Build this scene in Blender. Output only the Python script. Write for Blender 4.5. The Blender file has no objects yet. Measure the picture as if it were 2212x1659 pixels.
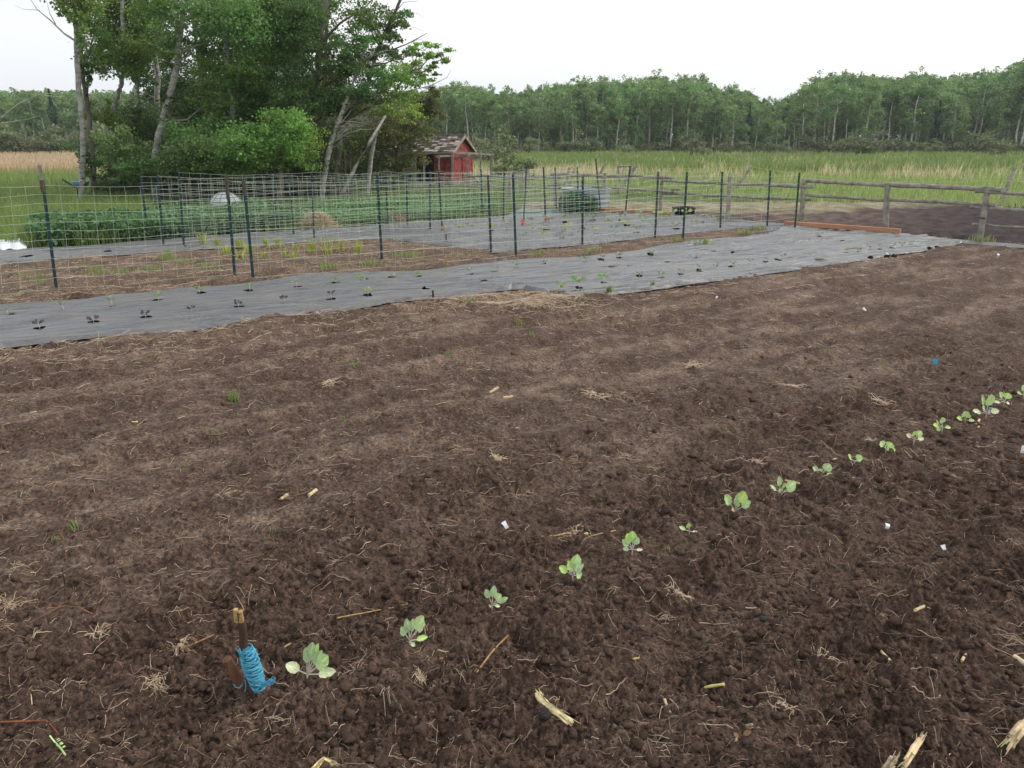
import bpy, math, random
import numpy as np
from mathutils import Vector
R = math.radians
C = bpy.context.scene.collection
random.seed(7)
rng = np.random.default_rng(11)

# ------------------------------------------------------------------ camera
CAMH = 1.7
PITCH = R(17.6)
FPX = 1671.0                      # focal length for a 2212 x 1659 view of the place
cam_d = bpy.data.cameras.new('camera')
cam_d.sensor_width = 36.0
cam_d.lens = 36.0 * FPX / 2212.0
cam_d.clip_start = 0.05
cam_d.clip_end = 3000
cam = bpy.data.objects.new('camera', cam_d)
C.objects.link(cam)
cam.location = (0, 0, CAMH)
cam.rotation_euler = (R(90) - PITCH, 0, 0)
bpy.context.scene.camera = cam

# ------------------------------------------------------------------ sky, sun, exposure
SUN_EL, SUN_ROT = R(42), R(80)
world = bpy.data.worlds.new('World')
bpy.context.scene.world = world
world.use_nodes = True
nt = world.node_tree
nt.nodes.clear()
w_out = nt.nodes.new('ShaderNodeOutputWorld')
sky = nt.nodes.new('ShaderNodeTexSky')
sky.sky_type = 'NISHITA'
sky.sun_disc = False
sky.sun_elevation = SUN_EL
sky.sun_rotation = SUN_ROT
sky.air_density = 1.0
sky.dust_density = 3.0
bg1 = nt.nodes.new('ShaderNodeBackground')
bg1.inputs['Strength'].default_value = 0.12
nt.links.new(sky.outputs[0], bg1.inputs[0])
# overcast cloud deck
tc = nt.nodes.new('ShaderNodeTexCoord')
mp = nt.nodes.new('ShaderNodeMapping')
mp.inputs['Scale'].default_value = (1.0, 1.0, 3.0)
nz = nt.nodes.new('ShaderNodeTexNoise')
nz.inputs['Scale'].default_value = 0.9
nz.inputs['Detail'].default_value = 4
ramp = nt.nodes.new('ShaderNodeValToRGB')
ramp.color_ramp.elements[0].position = 0.35
ramp.color_ramp.elements[0].color = (0.76, 0.82, 0.90, 1)
ramp.color_ramp.elements[1].position = 0.62
ramp.color_ramp.elements[1].color = (1.0, 1.0, 1.0, 1)
nt.links.new(tc.outputs['Generated'], mp.inputs[0])
nt.links.new(mp.outputs[0], nz.inputs['Vector'])
nt.links.new(nz.outputs['Fac'], ramp.inputs[0])
bg2 = nt.nodes.new('ShaderNodeBackground')
bg2.inputs['Strength'].default_value = 1.0
nt.links.new(ramp.outputs[0], bg2.inputs[0])
mixw = nt.nodes.new('ShaderNodeMixShader')
mixw.inputs[0].default_value = 0.88
nt.links.new(bg1.outputs[0], mixw.inputs[1])
nt.links.new(bg2.outputs[0], mixw.inputs[2])
nt.links.new(mixw.outputs[0], w_out.inputs[0])

sun_d = bpy.data.lights.new('sun', 'SUN')
sun_d.energy = 1.5
sun_d.angle = R(11)
sun_d.color = (1.0, 0.96, 0.9)
sun = bpy.data.objects.new('sun', sun_d)
C.objects.link(sun)
# sky sun_rotation r puts the sun towards (sin r, cos r)
sdir = Vector((math.sin(SUN_ROT) * math.cos(SUN_EL), math.cos(SUN_ROT) * math.cos(SUN_EL), math.sin(SUN_EL)))
sun.rotation_euler = sdir.to_track_quat('Z', 'Y').to_euler()

vs = bpy.context.scene.view_settings
vs.view_transform = 'Standard'
vs.look = 'None'
vs.exposure = 0.26
vs.gamma = 1.0
vs.use_curve_mapping = False

# ------------------------------------------------------------------ geometry helpers
cp, sp = math.cos(PITCH), math.sin(PITCH)

def ray(u, v):
    a = (u - 1106.0) / FPX
    b = (829.5 - v) / FPX
    return (a, cp + b * sp, -sp + b * cp)

def G(u, v, z=0.0):
    """point of the ground seen at (u, v)"""
    dx, dy, dz = ray(u, v)
    t = (z - CAMH) / dz
    return Vector((dx * t, dy * t, z))

def P(u, v, Y):
    """point seen at (u, v) at the distance Y"""
    dx, dy, dz = ray(u, v)
    t = Y / dy
    return Vector((dx * t, Y, CAMH + dz * t))

def Gn(u, v):
    a = (u - 1106.0) / FPX
    b = (829.5 - v) / FPX
    t = -CAMH / (-sp + b * cp)
    return a * t, (cp + b * sp) * t

def hash2(ix, iy, seed):
    h = (ix.astype(np.int64) * 374761393 + iy.astype(np.int64) * 668265263 + seed * 974634777) & 0x7fffffff
    h = ((h ^ (h >> 13)) * 1274126177) & 0x7fffffff
    h = (h ^ (h >> 16)) & 0x7fffffff
    return h / float(0x7fffffff)

def noise(x, y, seed=0):
    x = np.asarray(x, float); y = np.asarray(y, float)
    ix, iy = np.floor(x), np.floor(y)
    fx, fy = x - ix, y - iy
    ux, uy = fx * fx * fx * (fx * (fx * 6 - 15) + 10), fy * fy * fy * (fy * (fy * 6 - 15) + 10)
    def g(dx, dy):
        a = hash2(ix + dx, iy + dy, seed) * 2 * math.pi
        return np.cos(a) * (fx - dx) + np.sin(a) * (fy - dy)
    n0 = g(0, 0) * (1 - ux) + g(1, 0) * ux
    n1 = g(0, 1) * (1 - ux) + g(1, 1) * ux
    return (n0 * (1 - uy) + n1 * uy) * 1.5

def fbm(x, y, seed=0, oct=3):
    s, a = 0, 1.0
    for i in range(oct):
        s = s + a * noise(x * 2 ** i, y * 2 ** i, seed + i)
        a *= 0.5
    return s

def smooth(a, b, x):
    t = np.clip((x - a) / (b - a), 0, 1)
    return t * t * (3 - 2 * t)

def in_poly(u, v, poly):
    u = np.asarray(u, float); v = np.asarray(v, float)
    inside = np.zeros(u.shape, bool)
    n = len(poly)
    for i in range(n):
        x1, y1 = poly[i]; x2, y2 = poly[(i + 1) % n]
        if y1 == y2: continue
        c = ((y1 > v) != (y2 > v)) & (u < (x2 - x1) * (v - y1) / (y2 - y1) + x1)
        inside ^= c
    return inside

class MB:
    def __init__(self):
        self.v = []; self.f = []; self.c = []
    def add(self, vs_, fs, col=None):
        o = len(self.v)
        self.v.extend([tuple(p) for p in vs_])
        self.f.extend([tuple(i + o for i in f) for f in fs])
        self.c.extend([col if col else (1, 1, 1)] * len(vs_))
        return self
    def beam(self, p, q, w, h, up=(0, 0, 1), col=None, jit=0.0):
        p, q = Vector(p), Vector(q)
        d = (q - p).normalized()
        s = d.cross(Vector(up))
        if s.length < 1e-4: s = d.cross(Vector((1, 0, 0)))
        s.normalize(); t = s.cross(d).normalized()
        vv = []
        for e in (p, q):
            for a, b in ((-1, -1), (1, -1), (1, 1), (-1, 1)):
                k = 1 + random.uniform(-jit, jit)
                vv.append(e + s * a * w / 2 * k + t * b * h / 2 * k)
        self.add(vv, [(3, 2, 1, 0), (4, 5, 6, 7), (0, 1, 5, 4), (1, 2, 6, 5), (2, 3, 7, 6), (3, 0, 4, 7)], col)
        return self
    def tube(self, pts, rad, n=6, col=None, cap=True, rough=0.0):
        pts = [Vector(p) for p in pts]
        m = len(pts)
        if not hasattr(rad, '__len__'): rad = [rad] * m
        vv = []
        ref = Vector((0.31, 0.17, 0.93)).normalized()
        for i, p in enumerate(pts):
            d = (pts[min(i + 1, m - 1)] - pts[max(i - 1, 0)]).normalized()
            s = d.cross(ref)
            if s.length < 0.2: s = d.cross(Vector((1, 0, 0)))
            s.normalize(); t = s.cross(d)
            for k in range(n):
                a = 2 * math.pi * k / n
                r = rad[i] * (1 + random.uniform(-rough, rough))
                vv.append(p + (s * math.cos(a) + t * math.sin(a)) * r)
        ff = []
        for i in range(m - 1):
            for k in range(n):
                k2 = (k + 1) % n
                ff.append((i * n + k2, i * n + k, (i + 1) * n + k, (i + 1) * n + k2))
        if cap:
            ff.append(tuple(range(n))); ff.append(tuple(reversed(range((m - 1) * n, m * n))))
        self.add(vv, ff, col)
        return self

def mesh_np(name, V, F, col=None, smooth_=False):
    """F is (n,3) or (n,4)"""
    me = bpy.data.meshes.new(name)
    V = np.asarray(V, np.float32); F = np.asarray(F, np.int32)
    k = F.shape[1]
    me.vertices.add(len(V)); me.vertices.foreach_set('co', V.ravel())
    me.loops.add(F.size); me.loops.foreach_set('vertex_index', F.ravel())
    me.polygons.add(len(F))
    me.polygons.foreach_set('loop_start', np.arange(0, F.size, k, dtype=np.int32))
    me.polygons.foreach_set('loop_total', np.full(len(F), k, np.int32))
    if smooth_: me.polygons.foreach_set('use_smooth', np.ones(len(F), bool))
    me.update(calc_edges=True)
    if col is not None:
        a = me.attributes.new('tone', 'FLOAT_COLOR', 'POINT')
        c4 = np.ones((len(V), 4), np.float32); c4[:, :3] = col
        a.data.foreach_set('color', c4.ravel())
    return me

def link(name, me, mat=None, parent=None, kind=None):
    o = bpy.data.objects.new(name, me)
    C.objects.link(o)
    if mat is not None and me is not None and not me.materials: me.materials.append(mat)
    if parent is not None: o.parent = parent
    if kind: o['kind'] = kind
    return o

def build(name, mb, mat, parent=None, kind=None, smooth_=False, label=None, local=False):
    off = Vector((0, 0, 0))
    if parent is not None and not local: off = world_loc(parent)
    me = bpy.data.meshes.new(name)
    me.from_pydata([(p[0] - off.x, p[1] - off.y, p[2] - off.z) for p in mb.v], [], mb.f)
    if smooth_:
        me.polygons.foreach_set('use_smooth', [True] * len(me.polygons))
    a = me.attributes.new('tone', 'FLOAT_COLOR', 'POINT')
    a.data.foreach_set('color', [x for c in mb.c for x in (c[0], c[1], c[2], 1.0)])
    me.update()
    o = link(name, me, mat, parent, kind)
    if label: o['label'] = label
    return o

def world_loc(o):
    l = Vector(o.location)
    while o.parent: o = o.parent; l = l + Vector(o.location)
    return l

def tag(o, label, cat, group=None):
    o['label'] = label; o['category'] = cat
    if group: o['group'] = group
    return o

def thing(name, label, cat, loc=(0, 0, 0), group=None):
    o = bpy.data.objects.new(name, None)
    C.objects.link(o); o.location = loc; o.empty_display_size = 0.1
    return tag(o, label, cat, group)

def solo(name, mb, mat, label, cat, group=None, smooth_=False):
    return tag(build(name, mb, mat, smooth_=smooth_), label, cat, group)

ORD = ['first', 'second', 'third', 'fourth', 'fifth', 'sixth', 'seventh', 'eighth', 'ninth', 'tenth', 'eleventh',
       'twelfth', 'thirteenth', 'fourteenth', 'fifteenth', 'sixteenth', 'seventeenth', 'eighteenth', 'nineteenth',
       'twentieth', 'twenty-first', 'twenty-second', 'twenty-third', 'twenty-fourth', 'twenty-fifth']

# ------------------------------------------------------------------ materials
def M(name, col, rough=0.8, noise_amt=0.25, noise_scale=8.0, spec=0.3, bump=0.0, bump_scale=60, tone=False,
      objrand=0.0, transl=0.0, metallic=0.0, stretch=(1, 1, 1), col2=None):
    m = bpy.data.materials.new(name); m.use_nodes = True
    n = m.node_tree; b = n.nodes['Principled BSDF']; L = n.links
    b.inputs['Roughness'].default_value = rough
    b.inputs['Specular IOR Level'].default_value = spec
    b.inputs['Metallic'].default_value = metallic
    t = n.nodes.new('ShaderNodeTexCoord'); mp_ = n.nodes.new('ShaderNodeMapping')
    mp_.inputs['Scale'].default_value = stretch
    L.new(t.outputs['Object'], mp_.inputs[0])
    nz_ = n.nodes.new('ShaderNodeTexNoise'); nz_.inputs['Scale'].default_value = noise_scale
    nz_.inputs['Detail'].default_value = 5
    L.new(mp_.outputs[0], nz_.inputs['Vector'])
    rp = n.nodes.new('ShaderNodeValToRGB')
    c2 = col2 if col2 else tuple(c * (1 + noise_amt) for c in col)
    rp.color_ramp.elements[0].position = 0.32; rp.color_ramp.elements[1].position = 0.68
    rp.color_ramp.elements[0].color = (*[c * (1 - noise_amt) for c in col], 1)
    rp.color_ramp.elements[1].color = (*c2, 1)
    L.new(nz_.outputs['Fac'], rp.inputs[0])
    out = rp.outputs[0]
    if tone:
        at = n.nodes.new('ShaderNodeAttribute'); at.attribute_name = 'tone'
        mx = n.nodes.new('ShaderNodeMix'); mx.data_type = 'RGBA'; mx.blend_type = 'MULTIPLY'
        mx.inputs[0].default_value = 1.0
        L.new(out, mx.inputs[6]); L.new(at.outputs['Color'], mx.inputs[7]); out = mx.outputs[2]
    if objrand:
        oi = n.nodes.new('ShaderNodeObjectInfo')
        mr = n.nodes.new('ShaderNodeMapRange')
        mr.inputs[3].default_value = 1 - objrand; mr.inputs[4].default_value = 1 + objrand
        L.new(oi.outputs['Random'], mr.inputs[0])
        hs = n.nodes.new('ShaderNodeHueSaturation')
        L.new(mr.outputs[0], hs.inputs['Value']); L.new(out, hs.inputs['Color'])
        mr2 = n.nodes.new('ShaderNodeMapRange')
        mr2.inputs[3].default_value = 0.5 + objrand * 0.06; mr2.inputs[4].default_value = 0.5 - objrand * 0.06
        mt = n.nodes.new('ShaderNodeMath'); mt.operation = 'FRACT'
        mm = n.nodes.new('ShaderNodeMath'); mm.operation = 'MULTIPLY'; mm.inputs[1].default_value = 7.31
        L.new(oi.outputs['Random'], mm.inputs[0]); L.new(mm.outputs[0], mt.inputs[0]); L.new(mt.outputs[0], mr2.inputs[0])
        L.new(mr2.outputs[0], hs.inputs['Hue']); out = hs.outputs[0]
    L.new(out, b.inputs['Base Color'])
    if bump:
        nb = n.nodes.new('ShaderNodeTexNoise'); nb.inputs['Scale'].default_value = bump_scale
        nb.inputs['Detail'].default_value = 4
        L.new(mp_.outputs[0], nb.inputs['Vector'])
        bp = n.nodes.new('ShaderNodeBump'); bp.inputs['Strength'].default_value = bump
        bp.inputs['Distance'].default_value = 0.01
        L.new(nb.outputs['Fac'], bp.inputs['Height']); L.new(bp.outputs[0], b.inputs['Normal'])
    if transl:
        tr = n.nodes.new('ShaderNodeBsdfTranslucent'); ms = n.nodes.new('ShaderNodeMixShader')
        hs2 = n.nodes.new('ShaderNodeHueSaturation'); hs2.inputs['Value'].default_value = 1.5
        hs2.inputs['Hue'].default_value = 0.485
        L.new(out, hs2.inputs['Color']); L.new(hs2.outputs[0], tr.inputs['Color'])
        ms.inputs[0].default_value = transl
        L.new(b.outputs[0], ms.inputs[1]); L.new(tr.outputs[0], ms.inputs[2])
        L.new(ms.outputs[0], n.nodes['Material Output'].inputs['Surface'])
    m.diffuse_color = (*col, 1)
    return m

m_soil = M('soil', (1, 1, 1), 0.95, 0.16, 45, 0.25, 0.9, 170, tone=True)
def soil_nodes(m):
    n = m.node_tree; L = n.links; b = n.nodes['Principled BSDF']
    geo = n.nodes.new('ShaderNodeTexCoord')
    prev = None
    for sc, st, dist in ((14, .6, .05), (45, .7, .022), (150, .8, .007)):
        t = n.nodes.new('ShaderNodeTexNoise'); t.inputs['Scale'].default_value = sc; t.inputs['Detail'].default_value = 3; t.inputs['Roughness'].default_value = .65
        L.new(geo.outputs['Object'], t.inputs['Vector'])
        bp = n.nodes.new('ShaderNodeBump'); bp.inputs['Strength'].default_value = st; bp.inputs['Distance'].default_value = dist
        L.new(t.outputs['Fac'], bp.inputs['Height'])
        if prev: L.new(prev.outputs[0], bp.inputs['Normal'])
        prev = bp
    L.new(prev.outputs[0], b.inputs['Normal'])
    # crumbs: darker moist grains and paler dry flecks
    old = b.inputs['Base Color'].links[0].from_socket
    v = n.nodes.new('ShaderNodeTexNoise'); v.inputs['Scale'].default_value = 55; v.inputs['Detail'].default_value = 6; v.inputs['Roughness'].default_value = .72
    L.new(geo.outputs['Object'], v.inputs['Vector'])
    r = n.nodes.new('ShaderNodeValToRGB'); e = r.color_ramp.elements
    e[0].position = .38; e[0].color = (.34, .34, .34, 1); e[1].position = .52; e[1].color = (1, 1, 1, 1)
    x = e.new(.66); x.color = (1.55, 1.52, 1.5, 1)
    L.new(v.outputs['Fac'], r.inputs[0])
    mx = n.nodes.new('ShaderNodeMix'); mx.data_type = 'RGBA'; mx.blend_type = 'MULTIPLY'; mx.inputs[0].default_value = 1
    L.new(old, mx.inputs[6]); L.new(r.outputs[0], mx.inputs[7]); L.new(mx.outputs[2], b.inputs['Base Color'])
soil_nodes(m_soil)
m_clod = M('soil_clod', (0.9, 0.9, 0.9), 0.95, 0.25, 90, 0.2, 0.8, 250, tone=True)
m_ground = M('grassland', (0.10, 0.13, 0.045), 0.95, 0.35, 0.35, 0.2)
m_straw = M('dry_straw', (0.95, 0.95, 0.95), 0.75, 0.15, 60, 0.3, tone=True)
m_blade = M('grass_blade', (1, 1, 1), 0.65, 0.12, 3, 0.3, tone=True, transl=0.35)
m_leaf = M('tree_leaf', (1, 1, 1), 0.55, 0.25, 0.5, 0.35, tone=True, transl=0.3, objrand=0.12)
m_farleaf = M('far_leaf', (1, 1, 1), 0.7, 0.2, 0.4, 0.2, tone=True, transl=0.25, objrand=0.2)
m_bark_pale = M('aspen_bark', (0.36, 0.345, 0.31), 0.85, 0.4, 5, 0.2, 0.5, 30, tone=True, stretch=(1, 1, 2.5))
m_bark_dark = M('dark_bark', (0.15, 0.125, 0.105), 0.9, 0.4, 6, 0.2, 0.6, 40, tone=True, stretch=(1, 1, 0.4))
m_bark_far = M('far_bark', (0.56, 0.54, 0.48), 0.9, 0.35, 3, 0.2, tone=True)
m_wood_dark = M('dark_brown_wood', (0.10, 0.075, 0.06), 0.8, 0.3, 20, 0.3)
m_wood_grey = M('weathered_wood', (0.30, 0.275, 0.23), 0.9, 0.35, 9, 0.2, 0.6, 60, tone=True)
m_wood_new = M('orange_lumber', (0.46, 0.23, 0.12), 0.75, 0.2, 5, 0.3, 0.2, 50, stretch=(0.3, 0.3, 3), objrand=0.1)
m_post = M('green_post_paint', (0.016, 0.05, 0.062), 0.45, 0.2, 12, 0.5, tone=True)
m_wire = M('galvanised_wire', (0.50, 0.56, 0.46), 0.5, 0.15, 4, 0.5, tone=True)
m_red = M('barn_red_paint', (0.29, 0.042, 0.038), 0.75, 0.3, 6, 0.3, 0.3, 40, tone=True, objrand=0.15, col2=(0.38, 0.085, 0.075))
m_shingle = M('weathered_shingle', (0.27, 0.24, 0.22), 0.95, 0.3, 8, 0.2, 0.6, 40, tone=True, objrand=0.1)
m_galv = M('galvanised_steel', (0.30, 0.34, 0.35), 0.42, 0.15, 3, 0.5, metallic=0.35)
m_black = M('black_rubber', (0.02, 0.02, 0.025), 0.5, 0.2, 10, 0.5)
m_rope = M('blue_twine', (0.085, 0.36, 0.50), 0.7, 0.25, 220, 0.3, tone=True)
m_stick = M('brown_stick', (0.085, 0.045, 0.028), 0.8, 0.4, 35, 0.3, 0.5, 180, tone=True, stretch=(1, 1, 0.25))
m_cutwood = M('split_wood', (0.48, 0.30, 0.12), 0.8, 0.3, 120, 0.3, 0.5, 200)
m_white = M('white_plastic', (0.80, 0.81, 0.82), 0.5, 0.05, 20, 0.4, tone=True)
m_bluetag = M('blue_plastic', (0.02, 0.32, 0.48), 0.5, 0.1, 20, 0.4)
m_redtag = M('red_print', (0.55, 0.03, 0.05), 0.5, 0.05, 20, 0.4)
m_orange = M('orange_tape', (0.75, 0.12, 0.05), 0.5, 0.15, 20, 0.4)
m_hose = M('green_hose', (0.05, 0.38, 0.22), 0.45, 0.1, 10, 0.5)
m_dome = M('pale_grey_shell', (0.42, 0.45, 0.44), 0.7, 0.18, 4, 0.3, 0.3, 14)
m_stalk = M('corn_stalk', (0.60, 0.50, 0.30), 0.7, 0.25, 40, 0.35, 0.5, 120, tone=True, stretch=(1, 1, 1))

# cabbage leaf
def leaf_mat(name, col, vein):
    m = M(name, col, 0.55, 0.12, 40, 0.4, 0.35, 90, tone=True, transl=0.18)
    return m
m_cab = leaf_mat('cabbage_leaf', (0.50, 0.60, 0.34), None)
m_petiole = M('cabbage_stem', (0.60, 0.56, 0.46), 0.6, 0.15, 60, 0.3)

# black plastic mulch: dark base, broad sheen from the sky, fine wrinkles along its length
def plastic(name, tone=(0.135, 0.137, 0.142), rough=0.27):
    m = bpy.data.materials.new(name); m.use_nodes = True
    n = m.node_tree; b = n.nodes['Principled BSDF']; L = n.links
    b.inputs['Specular IOR Level'].default_value = 1.0
    t = n.nodes.new('ShaderNodeUVMap'); t.uv_map = 'UVMap'
    mp1 = n.nodes.new('ShaderNodeMapping'); mp1.inputs['Scale'].default_value = (0.35, 6.5, 1)
    L.new(t.outputs[0], mp1.inputs[0])
    a = n.nodes.new('ShaderNodeTexNoise'); a.inputs['Scale'].default_value = 4.0; a.inputs['Detail'].default_value = 6
    a.inputs['Distortion'].default_value = 0.6
    L.new(mp1.outputs[0], a.inputs['Vector'])
    bp = n.nodes.new('ShaderNodeBump'); bp.inputs['Strength'].default_value = 1.0; bp.inputs['Distance'].default_value = 0.085
    L.new(a.outputs['Fac'], bp.inputs['Height']); L.new(bp.outputs[0], b.inputs['Normal'])
    d = n.nodes.new('ShaderNodeTexNoise'); d.inputs['Scale'].default_value = 2.2; d.inputs['Detail'].default_value = 6
    L.new(t.outputs[0], d.inputs['Vector'])
    rp = n.nodes.new('ShaderNodeValToRGB')
    rp.color_ramp.elements[0].position = 0.42; rp.color_ramp.elements[0].color = (*tone, 1)
    rp.color_ramp.elements[1].position = 0.80; rp.color_ramp.elements[1].color = (0.20, 0.175, 0.15, 1)
    L.new(d.outputs['Fac'], rp.inputs[0]); L.new(rp.outputs[0], b.inputs['Base Color'])
    rr = n.nodes.new('ShaderNodeMapRange'); rr.inputs[3].default_value = rough - 0.06; rr.inputs[4].default_value = rough + 0.14
    L.new(d.outputs['Fac'], rr.inputs[0]); L.new(rr.outputs[0], b.inputs['Roughness'])
    return m
m_plastic = plastic('black_plastic_sheet')

# ------------------------------------------------------------------ layout of the garden (seen outlines put onto the ground)
MAIN_UP = [(-500, 722), (-200, 690), (0, 662), (150, 650), (300, 635), (440, 618), (553, 609), (678, 596), (803, 589), (928, 579),
           (1106, 563), (1343, 544), (1481, 525), (1659, 506), (1700, 487), (1800, 489), (1946, 504), (2079, 520)]
MAIN_LO = [(-500, 835), (-200, 780), (0, 750), (207, 726), (262, 719), (357, 720), (553, 687), (678, 670), (765, 665), (853, 650),
           (953, 643), (1106, 624), (1138, 623), (1188, 631), (1241, 644), (1266, 641), (1400, 626), (1496, 613), (1659, 588), (1799, 570),
           (1909, 553), (2029, 534), (2079, 523)]
IN_UP = [(823, 484.5), (953, 476), (1090, 467), (1125, 450), (1201, 453), (1283, 455), (1453, 463), (1556, 474), (1659, 481), (1700, 486)]
IN_LO = [(823, 515), (923, 524), (990, 534), (1053, 537), (1060, 545), (1106, 540), (1256, 528), (1416, 510), (1556, 496), (1598, 491.5),
         (1659, 498), (1700, 490)]
BK_UP = [(-500, 585), (0, 541), (100, 535), (225, 529), (325, 521), (553, 504), (728, 493), (822.5, 484.6)]
BK_LO = [(-500, 625), (0, 570), (225, 551), (400, 539), (553, 531), (678, 519), (822.5, 515)]
STRIP_UP = [(1952, 504.5), (2079, 516), (2212, 527), (2500, 552)]
STRIP_LO = [(1952, 507.5), (2079, 523.5), (2212, 534), (2500, 560)]

def interp(poly, u):
    return np.interp(u, [p[0] for p in poly], [p[1] for p in poly])

def sheet_mask(u, v, pad=0.0):
    m = np.zeros(np.shape(u), bool)
    for up, lo in ((MAIN_UP, MAIN_LO), (IN_UP, IN_LO), (BK_UP, BK_LO), (STRIP_UP, STRIP_LO)):
        a, b = up[0][0], up[-1][0]
        m |= (u >= a) & (u <= b) & (v > interp(up, u) - pad) & (v < interp(lo, u) + pad)
    return m

cab0 = G(668, 1458); cab1 = G(2168, 872)
rowd = (cab1 - cab0).normalized(); rown = Vector((-rowd.y, rowd.x, 0))

def soil_height(x, y, u, v):
    D = np.sqrt(x * x + y * y)
    foot = D / FPX * 2.16 * (1 + 0.35 * D)        # smallest relief worth giving at this distance
    s = (x - cab0.x) * rown.x + (y - cab0.y) * rown.y
    l = (x - cab0.x) * rowd.x + (y - cab0.y) * rowd.y
    fresh = 1 - smooth(0.1, 2.0, s + 0.5 * noise(l * 1.1, s * 0.8, 5) + 0.3 * noise(x * 5, y * 5, 6))      # freshly worked by the seedling row
    warp = fbm(x * 0.9, y * 0.9, 3, 2)
    h = 0.030 * np.sin(2 * math.pi * (s / 0.62 + 0.55 * warp)) * (1 - fresh * 0.5) * (0.6 + 0.6 * noise(x * 0.7, y * 0.7, 19))
    h += 0.018 * noise(x * 0.8 + 4, y * 0.8, 21) + 0.036 * noise(l * 1.3, s * 4.0, 22) * (1 - 0.3 * fresh) + 0.012 * noise(l * 3, s * 8.0, 23)
    rough_ = 0.55 + 0.75 * smooth(-0.25, 0.35, noise(l * 1.1, s * 2.6, 24))
    for lam, amp, sd, k in ((0.22, 0.026, 31, 0.7), (0.10, 0.020, 32, 0.9), (0.05, 0.0105, 33, 1.0), (0.024, 0.0092, 34, 1.0), (0.012, 0.0058, 35, 1.0)):
        w = np.clip((lam / (foot + 1e-6) - 0.5) / 2.0, 0, 1)
        nn = noise(x / lam, y / lam, sd)
        bill = 1 - np.abs(nn) * 2.2
        mix = nn * 0.55 + np.where(nn > 0, np.sqrt(np.abs(nn)) * 0.55, nn * 0.7)
        h += w * amp * mix * (0.62 + 0.34 * fresh * k) * (rough_ + 0.3 * fresh)
    h += 0.016 * smooth(0.42, 0.62, noise(x / 0.13 + 3, y / 0.13, 43) + 0.15 * noise(x / 0.03, y / 0.03, 44)) * (0.3 + 0.7 * fresh)
    # holes and crumbly pits
    pit = noise(x / 0.16 + 9, y / 0.16, 41)
    h -= 0.022 * smooth(0.45, 0.8, pit) * (0.4 + 0.6 * fresh)
    h += 0.018 * np.exp(-((s + 0.12) / 0.22) ** 2) - 0.02 * np.exp(-((s + 0.62) / 0.2) ** 2)
    return h, fresh, s

def soil_z(x, y):
    """height of the soil at a single place"""
    h, f, s = soil_height(np.array([x]), np.array([y]), None, None)
    return float(h[0])

def soil_z_np(x, y):
    return soil_height(x, y, None, None)[0]

# ---- soil sheet
U = np.concatenate([np.linspace(-1400, -90, 60)[:-1], np.arange(-90, 2302, 2.05), np.linspace(2302, 3600, 60)[1:]])
VV = np.concatenate([np.arange(432, 560, 1.5), np.arange(560, 1720, 2.15), np.linspace(1725, 2600, 40)])
uu, vv2 = np.meshgrid(U, VV)
X, Y = Gn(uu, vv2)
H, FR, S = soil_height(X, Y, uu, vv2)
on_sheet = sheet_mask(uu, vv2, 3)
H = np.where(on_sheet, H * 0.35 - 0.035, H)
H = np.maximum(H, -0.055) * np.where(vv2 < 560, np.clip((vv2 - 425) / 135, 0.15, 1), 1)
# colours of the soil as it lies (dry crust, moist fresh earth, straw-littered, trodden paddock)
Lr = (X - cab0.x) * rowd.x + (Y - cab0.y) * rowd.y
dry = np.clip(0.20 + 0.75 * fbm(Lr * 0.55, S * 3.0, 61, 3) - 0.25 * noise(Lr * 1.1, S * 2.6, 24) + 0.35 * noise(X * 4, Y * 4, 64) + 0.45 * noise(X * 11, Y * 11, 65), 0, 1) * (1 - 0.8 * FR)
fine = 1 + 0.35 * noise(X * 30, Y * 30, 66) * np.clip(5 / (Y + 0.1), 0, 1) + 0.2 * noise(X * 9, Y * 9, 67)
moist_c = np.array([0.090, 0.055, 0.039]); dry_c = np.array([0.225, 0.158, 0.116]); mid_c = np.array([0.106, 0.067, 0.048])
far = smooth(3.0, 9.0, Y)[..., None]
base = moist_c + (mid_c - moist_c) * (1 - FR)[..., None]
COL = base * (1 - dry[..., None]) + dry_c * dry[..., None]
COL = COL * (1 + 0.10 * far)  # farther soil painted paler: grazing light put into the colour, plus dry dust
# strip between the plastic sheets: browner, redder, straw coloured
strip = (vv2 < interp(MAIN_UP, uu)) & (uu < 1720)
COL = np.where(strip[..., None], np.array([0.165, 0.110, 0.080]) * (0.8 + 0.5 * (0.5 + noise(X * 3, Y * 3, 71)))[..., None], COL)
# paddock on the right: dark mud near, pale trampled hay farther back
pad = (uu > 1125) & (vv2 < interp(IN_UP + [(1952, 504), (2500, 552)], uu))
ph = smooth(-6, 9, (vv2 - 440) - np.interp(uu, [1125, 1450, 1700, 1900, 2212], [16, 17, 17, 8, -10]) + 10 * noise(X * 0.7, Y * 1.5, 73))[..., None]
hay = np.array([0.27, 0.235, 0.145]) * (0.8 + 0.6 * (0.5 + noise(X * 2, Y * 2.5, 75)))[..., None]
mudc = (np.array([0.115, 0.078, 0.063]) * (1 - smooth(1700, 2150, uu))[..., None] + np.array([0.045, 0.030, 0.028]) * smooth(1700, 2150, uu)[..., None])
mud = mudc * (0.75 + 0.9 * (0.5 + noise(X * 3, Y * 5, 74)))[..., None]
COL = np.where(pad[..., None], hay * (1 - ph) + mud * ph, COL)
H = np.where(pad, H + 0.03 * noise(X * 2.5, Y * 2.5, 76) * 1.0 + 0.02 * noise(X * 6, Y * 6, 77), H)
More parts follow.
